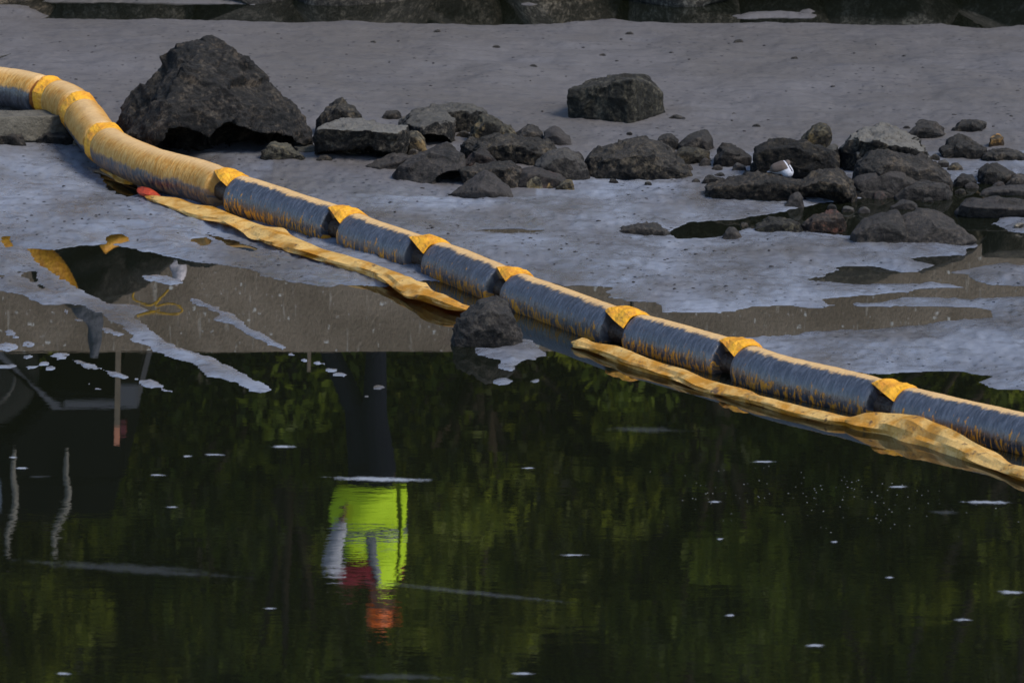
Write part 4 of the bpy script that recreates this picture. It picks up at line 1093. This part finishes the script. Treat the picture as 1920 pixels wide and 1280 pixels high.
prism("cab", [(-1.7, 1.12), (-1.95, 1.78), (-3.1, 1.80), (-3.9, 1.14)], YV + .12, YV + 1.78, M['vpaint'], van, .05)
prism("bed_cover", [(-.04, 1.12), (-.10, 1.42), (-1.62, 1.46), (-1.68, 1.12)], YV + .04, YV + 1.86, M['vpaint'], van, .03)
prism("window", [(-.86, 1.16), (-.86, 1.36), (-1.5, 1.38), (-1.5, 1.16)], YV + .032, YV + .08, M['vglass'], van, .004)
prism("window", [(-1.85, 1.18), (-2.05, 1.68), (-2.62, 1.70), (-2.62, 1.18)], YV + .112, YV + .16, M['vglass'], van, .004)
prism("window", [(-2.70, 1.18), (-2.70, 1.70), (-3.1, 1.72), (-3.7, 1.18)], YV + .112, YV + .16, M['vglass'], van, .004)
prism("bumper", [(.10, .45), (.10, .62), (-.42, .62), (-.42, .56), (-.05, .56), (-.05, .45)], YV - .02, YV + 1.92, M['vgrey'], van, .015)
prism("sill_trim", [(-.42, .62), (-.48, .62), (-.95, .09), (-4.2, .09), (-4.2, .17), (-1.0, .17)][::-1], YV - .03, YV - .004, M['vgrey'], van, .008)
prism("tail_lamp", [(.012, .72), (.012, .82), (-.03, .82), (-.03, .72)], YV - .008, YV + .10, M['vred'], van, .006)
for wx in (-.975, -4.02):
    for wy in (YV + .02, YV + 1.66):
        rows = []
        for e, r in ((0, .24), (.01, .35), (.04, .385), (.18, .385), (.21, .35), (.22, .24)):
            rows.append((np.array([vr + wx - van.location.x, wy + e - van.location.y, .39]), np.array([1., 0, 0]), np.array([0, 0, 1.]), (lambda a, r=r: r), 0))
        V, F, _, _ = tube(rows, 36)
        wh = obj("wheel", mesh_from("wheel", V, F), M['rubber'], van)
        rows = [(np.array([vr + wx - van.location.x, wy - .006 + e - van.location.y, .39]), np.array([1., 0, 0]), np.array([0, 0, 1.]), (lambda a, r=r: r), 0) for e, r in ((0, .05), (.012, .20), (-.004, .235), (.03, .24))]
        V, F, _, _ = tube(rows, 28)
        obj("rim", mesh_from("rim", V, F), M['rim'], wh)

HOSES = []
M['hose'] = plain("pale_hose", (.20, .185, .16), .7, .3, 20, .3)
for x0, x1, lab in ((27, 12, "left of two pale hoses hanging on the truck's side, mirrored in the pool"), (126, 100, "right of two pale hoses hanging on the truck's side, mirrored in the pool")):
    HOSES.append((x0, x1, lab))
# marker stakes, tarp, rope, bag, draped boom
M['stake'] = plain("stake_wood", (.20, .16, .12), .9, .2, 20, .4, .006, 40)
M['pink'] = plain("orange_painted_wood", (.62, .26, .16), .7, .3, 20, .2)
YS = YWALL + .18
def stake(px, y0, y1, w, label, tip):
    a = R(px, y0, YS); b = R(px - 4, y1, YS)
    st = empty("marker_stake", (a.x, a.y, ZTOP)); tag(st, label, "stake")
    h = b.z - ZTOP; o = bevbox("post", -w, w, -w * .6, w * .6, -.02, h * (.8 if tip else 1), .003, M['stake'], st)
    if tip: bevbox("painted_tip", -w * 1.02, w * 1.02, -w * .62, w * .62, h * .8, h, .003, M['pink'], st)
    st.rotation_euler = (0, -.03, 0)
stake(222, 660, 832, .019, "tall wooden marker stake with an orange tip mirrored at the left", True)
stake(580, 660, 696, .013, "short pale stub of stake on the seawall left of the person's mirror image", False)
def tubeobj(name, pts, rad, mat, seg=14, step=.02, wob=0.0, seed=0, root=None):
    PT, DT = spline(pts, step)
    V, F = [], []; n = len(PT)
    prev = None
    for j in range(n):
        t = PT[min(j + 1, n - 1)] - PT[max(j - 1, 0)]; t /= np.linalg.norm(t) + 1e-9
        ref = np.array([0, 1., 0]) if prev is None else prev
        u = ref - t * (ref @ t); u /= np.linalg.norm(u) + 1e-9; w = np.cross(t, u); prev = u
        r = rad(DT[j] / DT[-1]) if callable(rad) else rad
        for k in range(seg):
            a = 2 * math.pi * k / seg
            m = 1 + (wob * vnoise(np.array([[DT[j] * 8 + seed, math.cos(a) * 1.5, math.sin(a) * 1.5]]), 3)[0] if wob else 0)
            V.append(PT[j] + r * m * (math.cos(a) * u + math.sin(a) * w))
    for i in range(n - 1):
        for k in range(seg): F.append((i * seg + k, i * seg + (k + 1) % seg, (i + 1) * seg + (k + 1) % seg, (i + 1) * seg + k))
    F.append(tuple(range(seg - 1, -1, -1))); F.append(tuple((n - 1) * seg + k for k in range(seg)))
    V = np.array(V); c = V.mean(0); c[2] = V[:, 2].min()
    me = mesh_from(name, V - c, F)
    bm = bmesh.new(); bm.from_mesh(me); bmesh.ops.recalc_face_normals(bm, faces=bm.faces); bm.to_mesh(me); bm.free()
    o = obj(name, me, mat); o.location = c
    return o
for x0, x1, lab in HOSES:
    yh = YV - .045
    tag(tubeobj("hose", [R(x0, 842, yh), R(x0 - 3, 890, yh), R(x0 + 3, 930, yh), R(x1 + 10, 980, yh), R(x1 - 2, 1010, yh), R(x1 + 5, 1035, yh)], lambda t: .014 + .012 * math.sin(3.1 * t), M['hose'], 10, .02, .3, x0), lab, "hose")
M['yrope'] = plain("yellow_rope", (.55, .32, .03), .8, .2, 60, .3, .004, 150)
M['bag'] = plain("white_plastic", (.62, .56, .58), .6, .3, 14, .12, .02, 24)
M['tarp'] = plain("blue_grey_tarp", (.075, .08, .10), .7, .3, 10, .3, .03, 14)
YF = YWALL - .32
YF2 = YWALL - .95
tag(tubeobj("draped_boom", [R(128, 556, YF2), R(112, 520, YF2), R(92, 492, YF2), R(62, 468, YF2), R(20, 450, YF2), R(-60, 440, YF2)], .085, M['collar'], 20, .03, .12, 4), "yellow boom end draped over the far riprap, mirrored at the left edge", "boom")
tag(tubeobj("draped_strap", [R(190, 462, YF2), R(205, 452, YF2), R(222, 446, YF2), R(250, 438, YF2)], .05, M['collar'], 14, .02, .3, 9), "yellow scrap of boom on the riprap mirrored in a tiny puddle", "boom scrap")
coil = [R(255, 520, YF), R(253, 545, YF), R(247, 556, YF)]
tag(tubeobj("rope", [R(256, 512, YF), R(257, 535, YF), R(247, 558, YF), R(262, 566, YF), R(285, 572, YF), R(318, 540, YF), R(300, 560, YF), R(290, 575, YF), R(320, 568, YF), R(344, 580, YF), R(330, 590, YF), R(290, 586, YF), R(255, 592, YF), R(300, 580, YF)], .0065, M['yrope'], 8, .012), "tangle of thin yellow rope hanging on the seawall, mirrored in the pool", "rope")
tag(tubeobj("pipe_end", [R(312, 478, YF), R(326, 485, YF), R(336, 500, YF), R(336, 516, YF), R(326, 530, YF)], lambda t: .016 + .038 * math.sin(math.pi * min(1, .15 + .8 * t)), M['bag'], 16, .015, .25, 6), "curved white plastic pipe end among the far stones, mirrored in the pool", "pipe")
tag(tubeobj("tarp_bundle", [R(140, 552, YF), R(165, 575, YF), R(182, 600, YF), R(178, 625, YF), R(176, 668, YF)], lambda t: .10 - .075 * t, M['tarp'], 18, .02, .55, 2), "blue-grey bundle of cloth hanging over the seawall edge, mirrored in the pool", "cloth")

# ------------------------------------------------------------------ trees beyond the seawall
def tree(x, y, z0, h, rad, seed, mat, nleaf, leaf, label, low=0.06):
    r_ = np.random.default_rng(seed)
    t = empty("tree", (x, y, z0)); tag(t, label, "tree", "leafy trees beyond the seawall")
    V, F = [], []
    def limb(a, b, r0, r1, seg=8, n=6):
        o = len(V); a, b = np.array(a, float), np.array(b, float)
        d = b - a; L = np.linalg.norm(d); d /= L
        u = np.cross(d, (0.3, 0.9, 0.1)); u /= np.linalg.norm(u); w = np.cross(d, u)
        bend = r_.normal(size=3) * .05 * L
        for i in range(n + 1):
            f = i / n; c = a + (b - a) * f + bend * math.sin(math.pi * f); r = r0 + (r1 - r0) * f
            for k in range(seg):
                g = 6.2832 * k / seg; V.append(c + r * (math.cos(g) * u + math.sin(g) * w))
        for i in range(n):
            for k in range(seg): F.append((o + i * seg + k, o + i * seg + (k + 1) % seg, o + (i + 1) * seg + (k + 1) % seg, o + (i + 1) * seg + k))
    limb((0, 0, -.2), (.2, 0, h * .62), .10 + .012 * h, .05)
    cl = []
    for k in range(64):
        zz = h * r_.uniform(low, .96); prof = math.sin(math.pi * min(.97, .25 + .72 * zz / h)) ** .6
        an = r_.uniform(0, 6.283); rr_ = rad * prof * math.sqrt(r_.uniform(.05, 1))
        c = np.array([rr_ * math.cos(an), rr_ * math.sin(an), zz]); cl.append((c, rad * r_.uniform(.16, .32)))
        if k % 4 == 0: limb((.05, 0, max(.2, zz * .55)), c, .05, .015, 6, 4)
    obj("trunk", mesh_from("trunk", V, F), M['bark'], t)
    per = nleaf // len(cl); LV, TN = [], []
    for c, s in cl:
        d = r_.normal(size=(per, 3)); d /= np.linalg.norm(d, axis=1)[:, None]
        p = c + d * (s * r_.uniform(.35, 1.05, per) ** .6)[:, None] * np.array([1, 1, .8])
        p[:, 2] = np.maximum(p[:, 2], .05)
        ax = r_.normal(size=(per, 3)); ax /= np.linalg.norm(ax, axis=1)[:, None]
        b = np.cross(ax, r_.normal(size=(per, 3))); b /= np.linalg.norm(b, axis=1)[:, None]
        L = leaf * r_.uniform(.6, 1.4, per)[:, None]
        LV.append(np.stack([p - ax * L, p + b * L * .45, p + ax * L, p - b * L * .45], 1).reshape(-1, 3))
        tone = np.clip(r_.uniform(.0, 1.0) ** 1.3 + .28 * r_.normal(size=per), 0, 1)
        TN.append(np.repeat(tone, 4))
    LV = np.concatenate(LV); TN = np.concatenate(TN)
    me = mesh_from("crown", LV, np.arange(len(LV)).reshape(-1, 4))
    set_attr(me, "tone", TN)
    obj("crown", me, mat, t, smooth=False)
trr = random.Random(12)
tl = 0
for row, (yy, n, h0, r0) in enumerate([(46.8, 7, 4.2, 1.25), (50.5, 7, 7.5, 1.9), (55.0, 7, 14.5, 2.7)]):
    for k in range(n):
        xx = -6.6 + 13.2 * (k + .5) / n + trr.uniform(-.4, .4)
        tree(xx, yy + trr.uniform(-.5, .5), ZTOP - .05 + (0 if yy < 56 else 0), h0 * trr.uniform(.85, 1.15), r0 * trr.uniform(.9, 1.15), 300 + tl, M['leafB'] if (k + row) % 2 else M['leafA'], 13000 + 3000 * row, .055 + .012 * row,
             ["low bushy green shrub-tree just behind the seawall, seen mirrored", "mid-height green tree in the second row behind the seawall, mirrored", "tall dark green tree at the back of the mirrored row"][row])
        tl += 1

# ------------------------------------------------------------------ foam, flecks and painted ripple gleam on the open water
def foam(cx, cy, rx, ry, mat, label, seed, z=.0035, slope=0.0, group=None):
    n = 28; r_ = np.random.default_rng(seed)
    ring = []
    V = []; E = []
    nr = 5
    for i in range(nr + 1):
        f = i / nr
        for k in range(n):
            t = 6.2832 * k / n
            m = 1 + .28 * vnoise(np.array([[math.cos(t) * 2.2 + seed, math.sin(t) * 2.2, .5]]), 4)[0]
            px = cx + rx * f * m * math.cos(t); py = cy + ry * f * m * math.sin(t) + slope * rx * f * math.cos(t)
            q = P(px, py, z + .003 * (1 - f)); V.append(q); E.append(1 - f)
    F = []
    for i in range(nr):
        for k in range(n): F.append((i * n + k, (i + 1) * n + k, (i + 1) * n + (k + 1) % n, i * n + (k + 1) % n))
    V = np.array(V); c = V.mean(0); c[2] = z
    me = mesh_from("foam", V - c, F); set_attr(me, "edge", E)
    o = obj("foam_or_gleam_streak", me, mat); o.location = c
    tag(o, label, "foam", group)
FO = [(710,898,142,7,'foam',"long white streak of foam across the mirrored person's waist",0.02),(530,837,42,4,'foam',"short white foam streak left of the mirrored trousers",0.0),(405,852,36,3.5,'foam',"white foam streak above the dark water at left",0.02),
      (1850,941,80,5,'foam',"long white foam streak under the boom at the right edge",0.02),(1770,960,45,6,'foam_or_gleam',"faint foam streak below the long one at the right",0.05),(1527,1209,33,4.5,'foam',"bright short foam streak near the bottom right",0.0),
      (1205,805,120,9,'foam_or_gleam',"broad faint foam streak below the crumpled skirt",0.02),(1803,1161,28,4.5,'foam',"short bright foam streak at the lower right",0.0),(1895,1110,34,6,'foam',"white foam streak cut by the right edge",0.0),
      (250,1066,330,16,'foam_or_gleam',"wide faint ripple at the lower left, its sky gleam laid on as a pale sheet",0.06),(880,1110,300,8,'foam_or_gleam',"long thin ripple crossing below the mirrored helmet, its sky gleam laid on as a pale sheet",0.10),(750,1268,150,10,'foam_or_gleam',"faint foam line along the bottom edge",0.02),(75,893,32,4,'foam_or_gleam',"small foam streak in the dark mirrored truck",0.0)]  # first two: sky gleam on ripples, drawn as pale sheets
for k, (cx, cy, rx, ry, m_, lab, sl) in enumerate(FO): foam(cx, cy, rx, ry, M[m_], lab, 40 + k, slope=sl)
fr = random.Random(77)
spots = [(297,890,22,3),(322,950,20,3),(990,877,20,2.6),(1075,1040,38,3),(1432,865,32,3),(1685,912,26,3),(1565,1015,10,3),(1668,1082,14,3),(1370,1153,16,3.5),(505,1140,18,3),(120,1262,24,4),(980,1262,40,4),(350,855,14,3),(25,857,14,2.5),(40,877,22,3),(1340,940,20,3),(1350,1010,10,3)]
for k, (cx, cy, rx, ry) in enumerate(spots):
    foam(cx, cy, rx, ry, M['foam'], "small white fleck of foam floating on the dark open water", 80 + k, group="foam flecks on the open water")
# bubbles: too many and too small to count
BVv, BFf = [], []
hv, hf = ico(1)
for k in range(170):
    px = fr.gauss(1560, 170); py = fr.gauss(930, 34)
    if not (1200 < px < 1915 and 860 < py < 1010): continue
    if py < 800 + (px - 1200) * .17 + 25: continue
    q = np.array(P(px, py, 0)); r = fr.uniform(.0015, .0038); o = len(BVv) * 1
    base = len(BVv)
    BVv += list(hv * np.array([r, r, r * .6]) + q); BFf += [tuple(f + base) for f in hf]
me = mesh_from("bubbles", BVv, BFf)
M['bubble'] = plain("bubble_foam", (.16, .16, .15), .5, .4, 20, .2)
tag(obj("bubbles", me, M['bubble']), "tiny pale bubbles scattered on the water below the boom", "bubbles", kind="stuff")

# grit and crumbs of mud strewn over the flat: past counting
GVv, GFf = [], []
for k in range(420):
    px = fr.uniform(-20, 1940); py = fr.choice([fr.uniform(60, 250), fr.uniform(330, 560), fr.uniform(400, 540)])
    g0 = P(px, py, .04); z = H(g0.x, g0.y)
    if z < .012: continue
    g0 = P(px, py, z); z = H(g0.x, g0.y)
    r = fr.uniform(.003, .009); base = len(GVv)
    GVv += list(hv * np.array([r * fr.uniform(1, 2), r * fr.uniform(1, 1.6), r * .7]) + np.array([g0.x, g0.y, z]))
    GFf += [tuple(f + base) for f in hf]
M['grit'] = plain("dark_grit", (.022, .019, .018), .8, .3, 20, .4)
tag(obj("grit", mesh_from("grit", GVv, GFf), M['grit']), "dark grit and mud crumbs strewn over the grey flat", "grit", kind="stuff")
